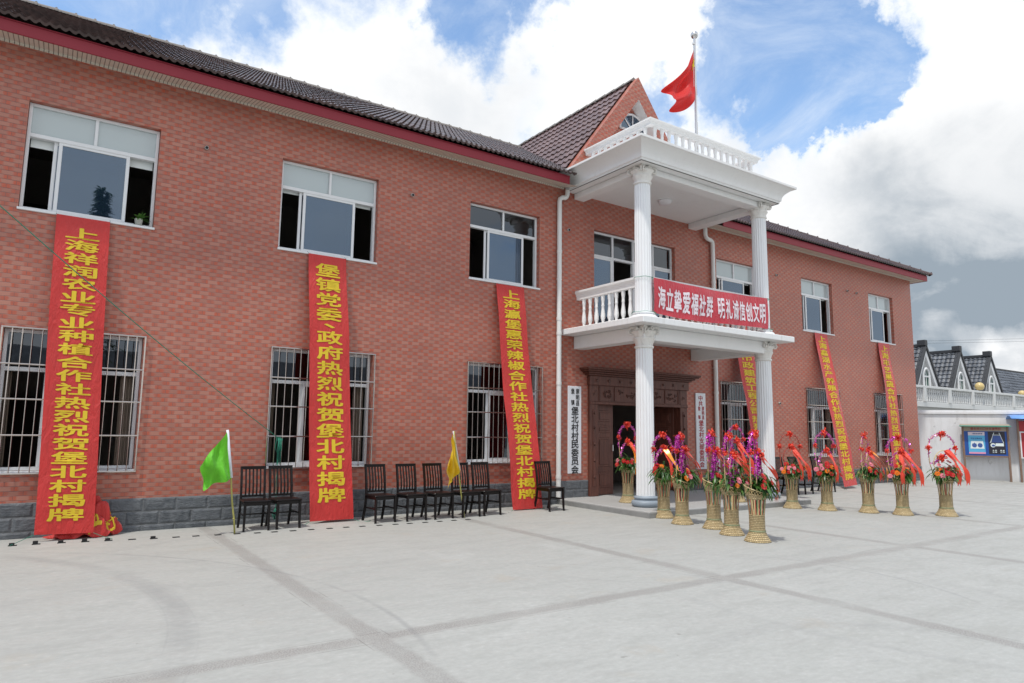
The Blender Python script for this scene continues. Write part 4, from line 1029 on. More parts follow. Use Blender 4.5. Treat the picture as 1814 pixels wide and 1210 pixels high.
# ------------------------------------------------------------------ chairs
def make_chair():
    t = empty('dining_chair', (0, 0, 0)); m = M['chair']
    s = MB(); s.bbox(-.21, .21, -.225, .19, .435, .462, .012); s.bbox(-.185, .185, -.205, .175, .385, .435, .004); s.build('seat', m, t)
    for sx in (-1, 1):
        l = MB(); pts = [(sx*.178, -.20, .43), (sx*.18, -.20, .25), (sx*.182, -.206, .08), (sx*.184, -.216, 0)]
        for i in range(3): l.bar(pts[i], pts[i+1], .036-.006*i/2, .036-.006*i/2)
        l.build('leg', m, t)
        l = MB(); pts = [(sx*.182, .285, 0), (sx*.180, .215, .22), (sx*.178, .185, .44), (sx*.178, .205, .66), (sx*.178, .262, .955)]
        for i in range(4): l.bar(pts[i], pts[i+1], .032, .036)
        l.build('leg', m, t)
    b = MB()
    b.bar((-.194, .262, .94), (.194, .262, .94), .045, .05); b.bar((-.18, .192, .50), (.18, .192, .50), .02, .03)
    for k in range(5):
        x = -.112+.056*k; pts = [(x, .19, .50), (x, .186, .60), (x, .20, .70), (x, .232, .82), (x, .262, .93)]
        for i in range(4): b.bar(pts[i], pts[i+1], .024, .012)
    b.build('backrest', m, t)
    st = MB()
    for sx in (-1, 1): st.bar((sx*.18, -.19, .235), (sx*.18, .205, .235), .018, .024)
    st.bar((-.165, .02, .235), (.165, .02, .235), .018, .022); st.build('stretcher', m, t)
    return t
c0 = make_chair(); GC = 'black slat-back chairs along the wall'
CH = [(2.885, -.66, -3, 'black slat-back chair nearest the green flag'), (3.355, -.645, 4, 'black slat-back chair directly under the end of the green rope'),
      (4.965, -.76, 3, 'black slat-back chair just right of the foot of the second banner'), (5.545, -.79, 2, 'black slat-back chair second to the right of the second banner'),
      (6.08, -.80, 3, 'black slat-back chair just left of the yellow flag'), (6.64, -.82, 2, 'black slat-back chair behind the yellow flag pole'),
      (7.12, -.79, 2, 'black slat-back chair between the yellow flag and the third banner'), (8.61, -.84, 2, 'black slat-back chair beside the left white downpipe'),
      (15.15, -1.05, 2, 'black chair half hidden by the right column foot'), (16.30, -1.05, 3, 'black chair between the wire-arch basket and the next basket'),
      (16.95, -1.05, 2, 'black chair partly behind the basket with long red ribbon'), (18.05, -1.02, 2, 'black chair just left of the leaning banner foot')]
for i, (x, y, a, lab) in enumerate(CH):
    c = c0 if i == 0 else copy_tree(c0)
    c.location = (x, y, 0); c.rotation_euler = (0, 0, R(a)); tag(c, lab, 'chair', GC)

# ------------------------------------------------------------------ banners
def banner(tl, tr, bl_, br, text, label, size, margin, aspect, seed, m='red', ink='yellow', bold=.03, sway=.0, colx=None, gap=None):
    rnd = random.Random(seed); ph = [rnd.uniform(0, 6) for _ in range(6)]
    o3 = (Vector(tl)+Vector(tr))/2; tl, tr, bl_, br = [Vector(p)-o3 for p in (tl, tr, bl_, br)]
    L = ((bl_+br)/2-(tl+tr)/2).length
    nrm = (tr-tl).cross(bl_-tl).normalized()
    if nrm.y > 0: nrm = -nrm
    def S(u, v, off=0.0):
        p = tl.lerp(tr, u).lerp(bl_.lerp(br, u), v)
        pin = min(1, v*8)*min(1, (1-v)*10)
        wv = .014*math.sin(v*L*1.7+ph[0])+.008*math.sin(u*5+v*L*3.1+ph[1])+.006*math.sin(u*9-v*L*1.1+ph[2])+.010*math.sin(u*3.2+ph[3])*math.cos(v*L*.9+ph[4])
        edge = .012*math.sin(v*L*2.3+ph[5])*(abs(u-.5)*2)**3+.004*math.sin(v*L*6+ph[1])*(abs(u-.5)*2)**4
        side = sway*math.sin(PI*v)+.006*math.sin(v*L*1.3+ph[4])
        return p+nrm*((wv+edge)*pin+off)+Vector((side*pin, 0, 0))
    t = empty('vertical_banner', o3)
    mb = MB(); mb.grid(lambda u, v: S(u, v), 16, 120); cloth = mb.build('banner_cloth', M[m], t, True)
    tx = MB(); n = len(text); items = []; wdt = ((tr-tl).length+(br-bl_).length)/2
    v0, v1 = margin; units = sum(.55 if c == '、' else 1 for c in text); st_ = (v1-v0)/units; v = v0
    for c in text:
        un = .55 if c == '、' else 1; items.append((c, .5, v+st_*un/2, size, -st_*(.84 if un == 1 else .5))); v += st_*un
    put_text(tx, items, bold, lambda u, v, e: S(u, v, .005+e))
    tx.build('lettering', M[ink], t)
    sg = MB()
    for e, dx in ((S(0, 1), -.25), (S(1, 1), .22)):
        a = Vector(e); sg.tube([a, a+Vector((dx*.5, -.06, -.05)), Vector((a.x+dx, a.y-.22, .012-o3.z))], .004, 5)
    for e in (S(0, 0), S(1, 0)): sg.tube([e, Vector(e)+Vector((0, .08, .05))], .004, 5)
    sg.build('tie_string', M['rope'], t)
    tag(t, label, 'banner', 'red congratulation banners hung from the upper windows'); return t
banner((-.06, -.05, 4.70), (.63, -.05, 4.70), (.05, -.47, .10), (.745, -.47, .08), '上海祥润农业专业种植合作社热烈祝贺堡北村揭牌', 'leftmost red banner with yellow lettering, red bundle heaped at its foot', .60, (.035, .965), 1, 1)
banner((3.72, -.05, 4.70), (4.42, -.05, 4.70), (3.83, -.50, .04), (4.595, -.50, .04), '堡镇党委、政府热烈祝贺堡北村揭牌', 'red banner with yellow lettering hanging between the two pairs of chairs, second from left', .62, (.03, .94), 1, 2)
banner((7.74, -.05, 4.68), (8.46, -.05, 4.68), (7.87, -.60, .02), (8.61, -.60, .02), '上海瀛堡惠荣辣椒合作社热烈祝贺堡北村揭牌', 'red banner with yellow lettering hanging left of the white downpipe, third from left', .56, (.02, .96), 1, 3)
banner((15.50, -.05, 4.68), (16.22, -.05, 4.68), (15.55, -.85, .04), (16.28, -.85, .04), '上海新丰市政建筑工程公司热烈祝贺堡北村揭牌', 'red banner partly hidden by the right column and balcony', .64, (.02, .97), 1, 4)
banner((19.49, -.05, 4.69), (20.16, -.05, 4.69), (19.45, -.80, .06), (20.15, -.80, .10), '上海鑫湖水产养殖合作社热烈祝贺堡北村揭牌', 'red banner leaning out from the window before last on the right', .60, (.015, .965), 1, 5)
banner((23.24, -.05, 4.69), (23.98, -.05, 4.69), (23.20, -.42, .06), (23.92, -.42, .08), '上海丰艺果蔬合作社热烈祝贺堡北村揭牌', 'rightmost red banner under the last upper window', .60, (.015, .965), 1, 6)
# horizontal banner
A_, B_ = Vector((10.155, -2.275, 4.745)), Vector((13.93, -2.295, 4.755)); H_ = .735
hb = empty('balcony_banner', (10.155, -2.275, 4.02)); tag(hb, 'crimson banner with white lettering tied across the balcony rail', 'banner')
def HS(u, v, off=0.0):
    p = A_.lerp(B_, u)-hb.location; sag = -.035*math.sin(PI*u)
    wv = .012*math.sin(u*21+v*2)+.012*math.sin(u*7-v*4)+.008*math.sin(u*40+v*9)*v
    return Vector((p.x, p.y-.02*math.sin(PI*v)-wv*min(1, u*12)*min(1, (1-u)*12)-off, p.z-H_*v+sag-.02*v*math.sin(PI*u*2)))
mb = MB(); mb.grid(lambda u, v: HS(u, v), 120, 14); mb.build('banner_cloth', M['redpink'], hb, True)
tx = MB(); s_ = '海立挚爱福社群 明礼诚信创文明'; u0, u1 = .025, .975; un = sum(.55 if c == ' ' else 1 for c in s_); st_ = (u1-u0)/un; u = u0; items = []
for c in s_:
    k = .55 if c == ' ' else 1; items.append((c, u+st_*k/2, .53, st_*.84, -.60)); u += st_*k
put_text(tx, items, .03, lambda u, v, e: HS(u, v, .006+e)); tx.build('lettering', M['whiteink'], hb)
sg = MB()
for xc, e, zz in ((PX0, HS(0, 0), .72), (PX0, HS(0, 1), -.01), (PX1, HS(1, 0), .73), (PX1, HS(1, 1), .0)):
    c = Vector((xc, PY, e.z+hb.location.z+.01))-hb.location; rr = .192
    if e.z < .1: rr = .245
    ring = [c+Vector((rr*math.cos(2*PI*k/24), rr*math.sin(2*PI*k/24), .004*math.sin(k*1.3))) for k in range(25)]
    sg.tube(ring, .005, 5); j = min(ring, key=lambda q: (q-e).length); sg.tube([e, j], .004, 5); sg.tube([j, j+Vector((.02, -.02, -.06)), j+Vector((.05, -.02, -.03)), j], .004, 5)
sg.build('tie_string', M['rope'], hb)

# crumpled banner at the foot of the first
hp_ = MB(); random.seed(21)
def heap(u, v):
    a = u*2*PI; rad = (1-v)**.7; n_ = math.sin(a*5+v*9)*.10+math.sin(a*9-v*14)*.07+math.sin(a*13+v*5)*.05
    return Vector((.42*rad*(1+n_)*math.cos(a), .185*rad*(1+n_)*math.sin(a), max(0.004, (.36*(1-rad**2.6)+.05*math.sin(a*7+v*11)*(rad)+.07*math.sin(a*3+v*17)*v*(1-v)*3)*(1.0+.5*math.cos(a)))))
hp_.grid(heap, 90, 22)
o = hp_.build('crumpled_banner', M['red'], None, True); o.location = (.64, -.235, 0.004); tag(o, 'crumpled red banner with bits of yellow lettering heaped at the foot of the leftmost banner', 'banner')
tx = MB(); put_text(tx, [('海', .045, .28, .09, .26), ('社', .93, .22, .07, .24), ('贺', .80, .30, .07, .24), ('村', .70, .3, .06, .24), ('北', .0, .62, .10, .2)], .03, lambda u, v, e: heap(u, v)*1.02+Vector((0, -.004-e, .006+e))); tx.build('lettering', M['yellow'], o)

# ------------------------------------------------------------------ signboards
def signboard(x0, x1, z0, z1, ink, items, label):
    t = empty('signboard', ((x0+x1)/2, -.002, z0)); w_, h_ = x1-x0, z1-z0
    b = MB(); b.bbox(-w_/2, w_/2, -.035, 0, 0, h_, .006); b.build('board', M['board'], t)
    tx = MB(); put_text(tx, items, .028, lambda u, v, e: Vector((u, -.038-e, h_-v))); tx.build('lettering', M[ink], t)
    tag(t, label, 'sign')
it = [('崇', .075, .115, .095, -.125), ('明', .075, .255, .095, -.115), ('县', .075, .385, .095, -.12), ('堡', -.065, .115, .095, -.115), ('镇', -.065, .37, .095, -.115)]
it += [(c, 0.0, .555+k*.187, .20, -.172) for k, c in enumerate('堡北村村民委员会')]
signboard(9.735, 10.115, .645, 2.595, 'black', it, 'white vertical signboard with black lettering left of the doorway')
it = [(c, -.01, .13+k*.14, .15, -.125) for k, c in enumerate('中共')]+[('崇', .075, .40, .09, -.11), ('明', .075, .52, .09, -.10), ('县', .075, .635, .09, -.10), ('堡', -.07, .40, .09, -.10), ('镇', -.07, .625, .09, -.10)]
it += [(c, 0.0, .775+k*.152, .175, -.138) for k, c in enumerate('堡北村支部委员会')]
signboard(13.99, 14.37, .645, 2.605, 'redink', it, 'white vertical signboard with red lettering right of the doorway')

# ------------------------------------------------------------------ hand flags
def hand_flag(loc, top, label, outline, clothm, sleeve_w, seed):
    t = empty('hand_flag', loc); top = Vector(top)-Vector(loc)
    p = MB(); n = 7; p.tube([top*(k/n)+Vector((.006*math.sin(k*2), 0, 0)) for k in range(n+1)], [.014-.004*k/n for k in range(n+1)], 8)
    for k in range(1, 7): c = top*(k/n); p.tube([c-Vector((0, 0, .006)), c+Vector((0, 0, .006))], .0165-.004*k/n, 8)
    p.build('pole', M['bamboo'], t, True)
    rnd = random.Random(seed); ph = [rnd.uniform(0, 6) for _ in range(4)]
    hoist0, hoist1, fly0, fly1 = [Vector(q)-Vector(loc) for q in outline]
    def S(u, v):
        p_ = hoist0.lerp(hoist1, v).lerp(fly0.lerp(fly1, v), u)
        f_ = .05*math.sin(u*7+v*5+ph[0])+.03*math.sin(u*13-v*3+ph[1])
        return p_+Vector((.02*math.sin(v*7+u*4), -f_*min(1, u*4), .03*math.sin(u*9+ph[2])*u))
    c = MB(); c.grid(S, 30, 24); c.build('flag_cloth', M[clothm], t, True)
    s = MB(); s.tube([hoist0+Vector((0, 0, .01)), hoist0.lerp(hoist1, .5), hoist1], sleeve_w, 8); s.build('sleeve', M['sleeve'], t, True)
    tag(t, label, 'flag', 'small flags on bamboo poles'); return t
hand_flag((2.544, -.95, 0), (2.337, -1.0, 1.54), 'lime green flag on a bamboo pole by the first chairs', ((2.337, -1.0, 1.535), (2.438, -1.0, .83), (1.99, -1.02, 1.04), (2.07, -1.02, .68)), 'green', .020, 4)
hand_flag((6.513, -1.0, 0), (6.245, -1.02, 1.56), 'drooping yellow flag on a bamboo pole in the row of chairs', ((6.245, -1.0, 1.55), (6.40, -1.0, .86), (6.09, -1.12, .92), (6.12, -1.06, .54)), 'yflag', .013, 9)

# ------------------------------------------------------------------ flagpole and flag
fp = empty('flagpole', (11.97, -1.95, 7.515)); p = MB(); p.tube([(0, 0, 0), (0, 0, 1.2)], .034, 14); p.tube([(0, 0, 1.2), (0, 0, 3.30)], .027, 14); p.lathe([(.09, 0), (.09, .03), (.04, .04)], 14); auto_smooth(p.build('pole', M['steel'], fp), 40)
p = MB(); p.lathe([(.02, 3.29)]+[(.088*math.sin(PI*k/12), 3.375-.088*math.cos(PI*k/12)) for k in range(1, 12)]+[(.004, 3.463)], 20); p.build('finial', M['steel'], fp, True)
p = MB(); p.tube([(-.05, 0, .35), (-.055, 0, 1.8), (-.05, 0, 3.15)], .004, 5); p.box(-.07, 0, -.02, .02, 3.13, 3.17); p.box(-.07, 0, -.015, .015, .34, .37); p.build('halyard', M['alu'], fp)
tag(fp, 'steel flagpole with round finial on the portico roof', 'flagpole')
fl_ = empty('national_flag', (11.93, -1.95, 10.56))
FT_, FF_, FB_, FH_ = Vector((.04, 0, 0)), Vector((-.84, .12, -1.18)), Vector((-.58, .05, -1.72)), Vector((.07, -.02, -1.16))
def FS(u, v):
    # hoist along the pole (u = 0); the fly hangs down and away to the left in soft folds
    top_e = FT_.lerp(FF_, u)+Vector((.07, 0, -.06))*math.sin(PI*u); bot_e = FH_.lerp(FB_, u)+Vector((.06, 0, -.10))*math.sin(PI*u)
    p_ = top_e.lerp(bot_e, v)
    k = min(1, u*u*6); fold = .11*math.sin(8*v+3.2*u+.4)*k+.04*math.sin(17*v-4*u)*k
    return p_+Vector((fold*.25, -fold, .015*math.sin(12*v)*k))
mb = MB(); mb.grid(FS, 44, 34); mb.build('flag_cloth', M['flag'], fl_, True)
def star(cx, cy, r, rot):
    s = MB(); pts = [(cx+(r if k % 2 == 0 else r*.382)*math.sin(rot+PI*k/5), cy-(r if k % 2 == 0 else r*.382)*math.cos(rot+PI*k/5)*1.5) for k in range(10)]
    N_ = 3; vs = []
    for rr in range(1, N_+1):
        for (a, b) in pts: vs.append((cx+(a-cx)*rr/N_, cy+(b-cy)*rr/N_))
    P_ = lambda a, b: FS(max(0, a), min(1, max(0, b)))+Vector((0, -.012, 0))
    s.add([P_(cx, cy)]+[P_(*q) for q in vs], [(0, k+1, (k+1) % 10+1) for k in range(10)]+[(r_*10+k+1, r_*10+(k+1) % 10+1, (r_+1)*10+(k+1) % 10+1, (r_+1)*10+k+1) for r_ in range(N_-1) for k in range(10)])
    s.build('star', M['yellow'], fl_)
star(.115, .24, .095, 0)
tag(fl_, 'red flag with a yellow star drooping from the roof flagpole', 'flag')

# ------------------------------------------------------------------ ropes, wires, drain slots
mb = MB(); a, b = Vector((3.36, -.07, 1.41)), Vector((-.585, -2.4, 4.08)); d = b-a
pts = [a+d*(k/24)+Vector((0, 0, -.10*math.sin(PI*k/24)*.6)) for k in range(25)]+[b+(b-a).normalized()*1.2]
mb.tube(pts, .006, 6); rnd = random.Random(2)
for k in range(7): mb.tube([(3.36+.012*(k-3), -.075, 1.42), (3.36+rnd.uniform(-.06, .06), -.09, 1.25), (3.36+rnd.uniform(-.03, .05), -.08, 1.0+rnd.uniform(-.05, .1)), (3.37+.01*k, -.075, 1.40)], .005, 5)
mb.tube([(3.37, -.08, 1.05), (3.36, -.085, .7), (3.38, -.08, .3), (3.37, -.09, .12)], .006, 5)
for k in range(5): mb.tube([(3.37, -.09, .24), (3.37+rnd.uniform(-.05, .05), -.1, .14), (3.37+rnd.uniform(-.04, .04), -.1, .06), (3.37, -.09, .22)], .006, 5)
tag(mb.build('rope', M['rope'], None, True), 'green rope slanting across the facade and knotted to a window grille', 'rope')
mb = MB()
for a, b in (((72.28, 22.61, 11.01), (82.48, 15.57, 11.46)), ((72.3, 22.63, 10.78), (82.5, 15.6, 11.18))):
    a, b = Vector(a), Vector(b); mb.tube([a+(b-a)*(k/20*2.4-.6)+Vector((0, 0, .05*(k-10)**2*.01)) for k in range(21)], .010, 5)
tag(mb.build('power_line', M['wire'], None), 'pair of thin overhead wires against the grey cloud on the right', 'wire')
DR = [(-.173, -.64), (.084, -.66), (.368, -.693), (.64, -.741), (.912, -.787), (1.197, -.838), (1.463, -.90), (1.748, -.921), (2.007, -.948), (2.3, -.992), (2.565, -1.017), (2.844, -1.079), (3.092, -1.10), (3.369, -1.12), (3.65, -1.13), (3.94, -1.154), (4.213, -1.16), (4.48, -1.18), (4.764, -1.211), (5.047, -1.23), (5.299, -1.25), (5.587, -1.26), (5.866, -1.267), (6.15, -1.27), (6.43, -1.28)]
for i, (x, y_) in enumerate(DR):
    s = MB(); s.box(-.042, .042, -.018, .018, 0, .006); rim = .048
    s.bar((-rim, -.024, .003), (rim, -.024, .003), .008, .010); s.bar((-rim, .024, .003), (rim, .024, .003), .008, .010)
    if i in (0, 1, 2, 3, 4, 6): s.box(-.04, .02, -.015, .03, .006, .035+.01*(i % 2))
    o = s.build('drain_slot', M['darkhole']); o.location = (x, y_, 0); tag(o, 'small dark slot in the row of drain covers along the wall', 'drain slot', 'dark slots in the drain covers')
ds = MB(); ds.grid(lambda u, v: (-6+15.3*u, (-.02-.0*u) + (-.62 - .06*15.3*u*.7+.02)*v - .14*v, .004), 20, 1)
# pot plant on the sill
pp = empty('potted_plant', (1.02, .05, 4.731)); mb = MB(); mb.lathe([(.045, 0), (.06, .11), (.064, .115), (.055, .105)], 16); mb.build('pot', M['pot'], pp, True)
mb = MB(); rnd = random.Random(5)
for k in range(26): strap_leaf(mb, (rnd.uniform(-.02, .02), rnd.uniform(-.02, .02), .11), (rnd.gauss(0, 1), rnd.gauss(0, .6), rnd.uniform(.3, 1.4)), rnd.uniform(.09, .2), .04, rnd.uniform(.3, 1.6))
mb.build('foliage', M['leaf2'], pp, True); tag(pp, 'small potted plant on the sill of the upper left window', 'plant')

# ------------------------------------------------------------------ perimeter wall and notice boards
Wd = Vector((.53967, -.84188, 0)); Wn = Vector((-.84188, -.53967, 0)); WA = Vector((27.1, .28, 0))
pw = empty('perimeter_wall', (27.1, .28, 0)); pw.rotation_euler = (0, 0, math.atan2(Wd.y, Wd.x))
mb = MB(); mb.bbox(-3.5, 9.0, .0, .24, -.05, 2.36, .01); mb.build('wall_panel', M['plaster'], pw)
mb = MB(); mb.bbox(-3.5, 9.0, -.06, .30, 2.36, 2.45, .01); mb.bbox(-3.5, 9.0, -.02, .26, 2.45, 2.50, .01); mb.build('coping', M['plaster'], pw)
tag(pw, 'weathered white plaster boundary wall at the right end of the hall', 'wall')
nb = empty('notice_board', WA+Wn*.35+Wd*1.0); nb.rotation_euler = pw.rotation_euler     # local x along the wall, -y towards the yard
for x in (.02, 1.36): mb = MB(); mb.bbox(x-.03, x+.03, -.03, .03, 0, 1.93, .004); mb.build('post', M['steelrust'], nb)
mb = MB(); mb.bbox(.05, 1.33, -.02, .02, .84, .89, .004); mb.build('bottom_rail', M['steelrust'], nb)
mb = MB(); mb.bbox(.05, 1.33, -.012, .02, .89, 1.75, .004); mb.build('board_panel', M['boardblue'], nb)
mb = MB(); mb.bbox(.05, 1.33, -.012, .02, 1.752, 1.92, .004); mb.build('header', M['beige'], nb)
mb = MB(); put_text(mb, [(c, .30+k*.092, 1.835, .08, .085) for k, c in enumerate('堡北村人口文化宣传栏')], .02, lambda u, v, e: Vector((u, -.016-e, v))); mb.build('lettering', M['redink'], nb)
mb = MB(); mb.add([(-.12, -.25, 1.93), (1.42, -.25, 1.93), (1.52, .22, 1.90), (-.02, .22, 1.90), (-.10, -.22, 2.0), (1.36, -.22, 2.0), (1.44, .2, 1.97), (-.02, .2, 1.97)], [(0, 3, 2, 1), (4, 5, 6, 7), (0, 1, 5, 4), (1, 2, 6, 5), (2, 3, 7, 6), (3, 0, 4, 7)]); mb.build('canopy', M['beige'], nb)
mb = MB(); mb.box(-.12, 1.42, -.256, -.251, 1.915, 1.945); mb.build('canopy_trim', M['greentrim'], nb)
P0 = MB(); P0.box(.17, .67, -.017, -.013, .95, 1.72); po = P0.build('poster', M['posterblue'], nb)
q_ = MB(); q_.box(.17, .67, -.021, -.018, 1.60, 1.72); q_.build('poster_heading', M['paper'], po); q_ = MB(); q_.box(.17, .67, -.021, -.018, .95, 1.01); q_.build('poster_footer', M['posterpink'], po)
q_ = MB(); q_.add([(.22, -.021, 1.13), (.64, -.021, 1.13), (.61, -.021, 1.40), (.25, -.021, 1.40)], [(0, 1, 2, 3)]); q_.build('poster_picture', M['posterwhite'], po)
q_ = MB()
for cx in (.345, .515):
    q_.add([(cx+.075*math.cos(2*PI*k/16), -.023, 1.25+.10*math.sin(2*PI*k/16)*(.8+.2*math.cos(3*k))) for k in range(16)], [tuple(range(16))])
put_text(q_, [(c, .27+k*.058, 1.49, .045, .05) for k, c in enumerate('优生优育关爱')], .02, lambda u, v, e: Vector((u, -.0235-e, v)))
put_text(q_, [(c, .33+k*.05, 1.66, .04, .045) for k, c in enumerate('健康家庭幸福')], .02, lambda u, v, e: Vector((u, -.0235-e, v))); q_.build('poster_print', M['posternavy'], po)
P1 = MB(); P1.box(.77, 1.27, -.017, -.013, .95, 1.74); po = P1.build('poster', M['posterblack'], nb)
q_ = MB()
for a, b, wdt in (((.95, 1.70), (.82, 1.34), .018), ((1.10, 1.70), (1.22, 1.34), .018), ((.90, 1.62), (1.15, 1.62), .016), ((.91, 1.60), (.85, 1.36), .012)): q_.bar((a[0], -.019, a[1]), (b[0], -.019, b[1]), .004, wdt, (0, 1, 0)) if False else q_.bar((a[0], -.020, a[1]), (b[0], -.020, b[1]), wdt, .004, (0, 1, 0))
q_.box(.98, 1.22, -.022, -.018, 1.23, 1.33); q_.add([(.90+.075*math.cos(2*PI*k/18), -.024, 1.26+.075*math.sin(2*PI*k/18)) for k in range(18)], [tuple(range(18))])
put_text(q_, [(c, .90+k*.075, 1.08, .055, .045) for k, c in enumerate('关爱 健康')]+[(c, .90+k*.075, 1.02, .055, .045) for k, c in enumerate('生育 文明')], .02, lambda u, v, e: Vector((u, -.0245-e, v)))
q_.build('poster_print', M['posterwhite'], po)
q_ = MB(); q_.add([(.92, -.0195, 1.60), (.86, -.0195, 1.36), (1.19, -.0195, 1.36), (1.13, -.0195, 1.60)], [(0, 1, 2, 3)]); q_.add([(.91+.05*math.cos(2*PI*k/14), -.026, 1.25+.035*math.sin(2*PI*k/14)) for k in range(14)], [tuple(range(14))]); q_.build('poster_picture', M['posternavy'], po)
tag(nb, 'blue notice board with two posters on rusty posts before the white wall', 'notice board')
rb_ = empty('notice_board', WA+Wn*.35+Wd*2.62); rb_.rotation_euler = pw.rotation_euler
for x in (.05, 1.53): mb = MB(); mb.bbox(x-.03, x+.03, -.03, .03, 0, 2.2, .004); mb.build('post', M['steelrust'], rb_)
mb = MB(); mb.bbox(.08, 1.5, -.012, .02, .85, 1.72, .004); mb.build('board_panel', M['redboard'], rb_); mb = MB(); mb.bbox(.08, 1.5, -.02, .02, 1.76, 2.12, .004); mb.build('header', M['redboard'], rb_)
mb = MB(); frame_bars(mb, .08, 1.5, .82, 1.75, -.03, -.013, .04); mb.build('board_frame', M['alu'], rb_)
mb = MB(); mb.grid(lambda u, v: (-.20+1.9*u, -.36+.72*v, 2.19+.12*math.sin(PI*v)), 4, 12); mb.build('canopy', M['bluetop'], rb_, True, .02)
tag(rb_, 'red notice board under a curved blue canopy at the right edge', 'notice board')

# ------------------------------------------------------------------ neighbour house
nh = empty('dormer_house', (38.5, 4, 0)); tag(nh, 'white neighbouring house with grey tiled roof and three pointed dormers', 'house')
hx0, hx1 = -8.0, 9.5
mb = MB(); mb.box(hx0, hx1, 0.0, 8, 0, 3.55); mb.box(hx0, hx1, -1.5, 0, 2.6, 2.95); mb.build('house_wall', M['houseplaster'], nh)
mb = MB(); mb.bbox(hx0, hx1, -1.62, -1.5, 2.80, 3.02, .01); mb.bbox(hx0, hx1, -1.66, -1.46, 3.62, 3.72, .01)
for k in range(8): x = hx0+1.1+2.35*k; mb.bbox(x-.12, x+.12, -1.67, -1.45, 3.02, 3.72, .01)
tr_ = mb.build('terrace_rail', M['dirtywhite'], nh)
b0 = MB(); b0.lathe([(.04, 0), (.04, .08), (.022, .1), (.05, .26), (.026, .44), (.04, .5), (.04, .6)], 8); b0 = b0.build('baluster', M['dirtywhite'], tr_, True)
for i in range(90):
    b = b0 if i == 0 else b0.copy()
    if i: COL.objects.link(b); b.parent = tr_
    b.location = (hx0+.1+(hx1-hx0-.2)*i/89, -1.56, 3.02)
rf2 = tile_field(lambda s, t: Vector((hx0+s, .1+.70*t, 3.5+.714*t)), (0, -.714, .70), lambda t: 0, lambda t: hx1-hx0, 3.4, .33, wave=.22, amp=.03, step=.05)
rf2.quad((hx0, 2.48, 5.9), (hx1, 2.48, 5.9), (hx1, 6, 3.5), (hx0, 6, 3.5))
hr = rf2.build('roof', M['oldroof'], nh, True); mb = MB(); mb.bbox(hx0, hx1, 2.38, 2.60, 5.86, 6.04, .01)
mb.bbox(3.55, 3.85, 2.3, 2.7, 6.0, 6.35, .01); mb.build('ridge_tiles', M['ridgeblack'], hr)
for xd in (-3.17, .51, 4.17):
    w2, ap, z0 = 1.32, 5.85, 3.62
    d_ = MB(); d_.add([(xd-w2, .0, z0), (xd+w2, .0, z0), (xd, .0, ap)], [(0, 1, 2)]); dm = d_.build('dormer', M['houseplaster'], nh)
    tl_ = MB()
    for sg in (-1, 1):
        L_ = math.hypot(w2, ap-z0); ax, az = w2/L_, (ap-z0)/L_
        t_ = tile_field(lambda s, t, sg=sg: Vector((xd+sg*(w2-ax*t), -.05+s, z0+az*t)), (sg*az, 0, ax), lambda t: 0, lambda t: 2.5, L_, .25, wave=.22, amp=.03, step=.05); tl_.add(t_.v, t_.f)
    tl_.build('dormer_roof', M['oldroof'], dm, True)
    bb = MB()
    for sg in (-1, 1): bb.add([(xd+sg*w2, -.10, z0), (xd+sg*(w2-.26), -.10, z0), (xd, -.10, ap-.42), (xd, -.10, ap), (xd+sg*w2, -.0, z0), (xd+sg*(w2-.26), -.0, z0), (xd, -.0, ap-.42), (xd, -.0, ap)], [(0, 1, 2, 3), (4, 7, 6, 5), (0, 3, 7, 4), (1, 5, 6, 2)])
    bb.build('bargeboard', M['plaster'], dm)
    rd = MB()
    for sg in (-1, 1): rd.bar((xd+sg*(w2+.05), -.06, z0-.02), (xd, -.06, ap+.06), .10, .22, (0, 1, 0))
    rd.bbox(xd-.08, xd+.08, -.1, 2.5, ap+.0, ap+.16, .01); rd.bbox(xd-.14, xd+.14, -.16, .22, ap+.06, ap+.34, .02); rd.build('dormer_ridge', M['ridgeblack'], dm)
    wn = MB(); n = 14; wz = 4.42; hw = .30
    wn.tube([(xd-hw, -.06, z0+.05), (xd-hw, -.06, wz)]+[(xd-hw*math.cos(PI*k/n), -.06, wz+hw*1.25*math.sin(PI*k/n)) for k in range(1, n)]+[(xd+hw, -.06, wz), (xd+hw, -.06, z0+.05)], .06, 6)
    wn.box(xd-hw, xd+hw, -.07, -.03, wz-.05, wz+.02); wn.box(xd-.02, xd+.02, -.06, -.03, z0+.05, wz+.3); wn.build('dormer_window', M['plaster'], dm)
    gp = MB(); gp.add([(xd-hw, -.02, z0+.05), (xd+hw, -.02, z0+.05)]+[(xd+hw*math.cos(PI*k/n), -.02, wz+hw*1.25*math.sin(PI*k/n)) for k in range(n+1)], [tuple(range(n+3))]); gp.build('pane', M['greenglass'], dm)
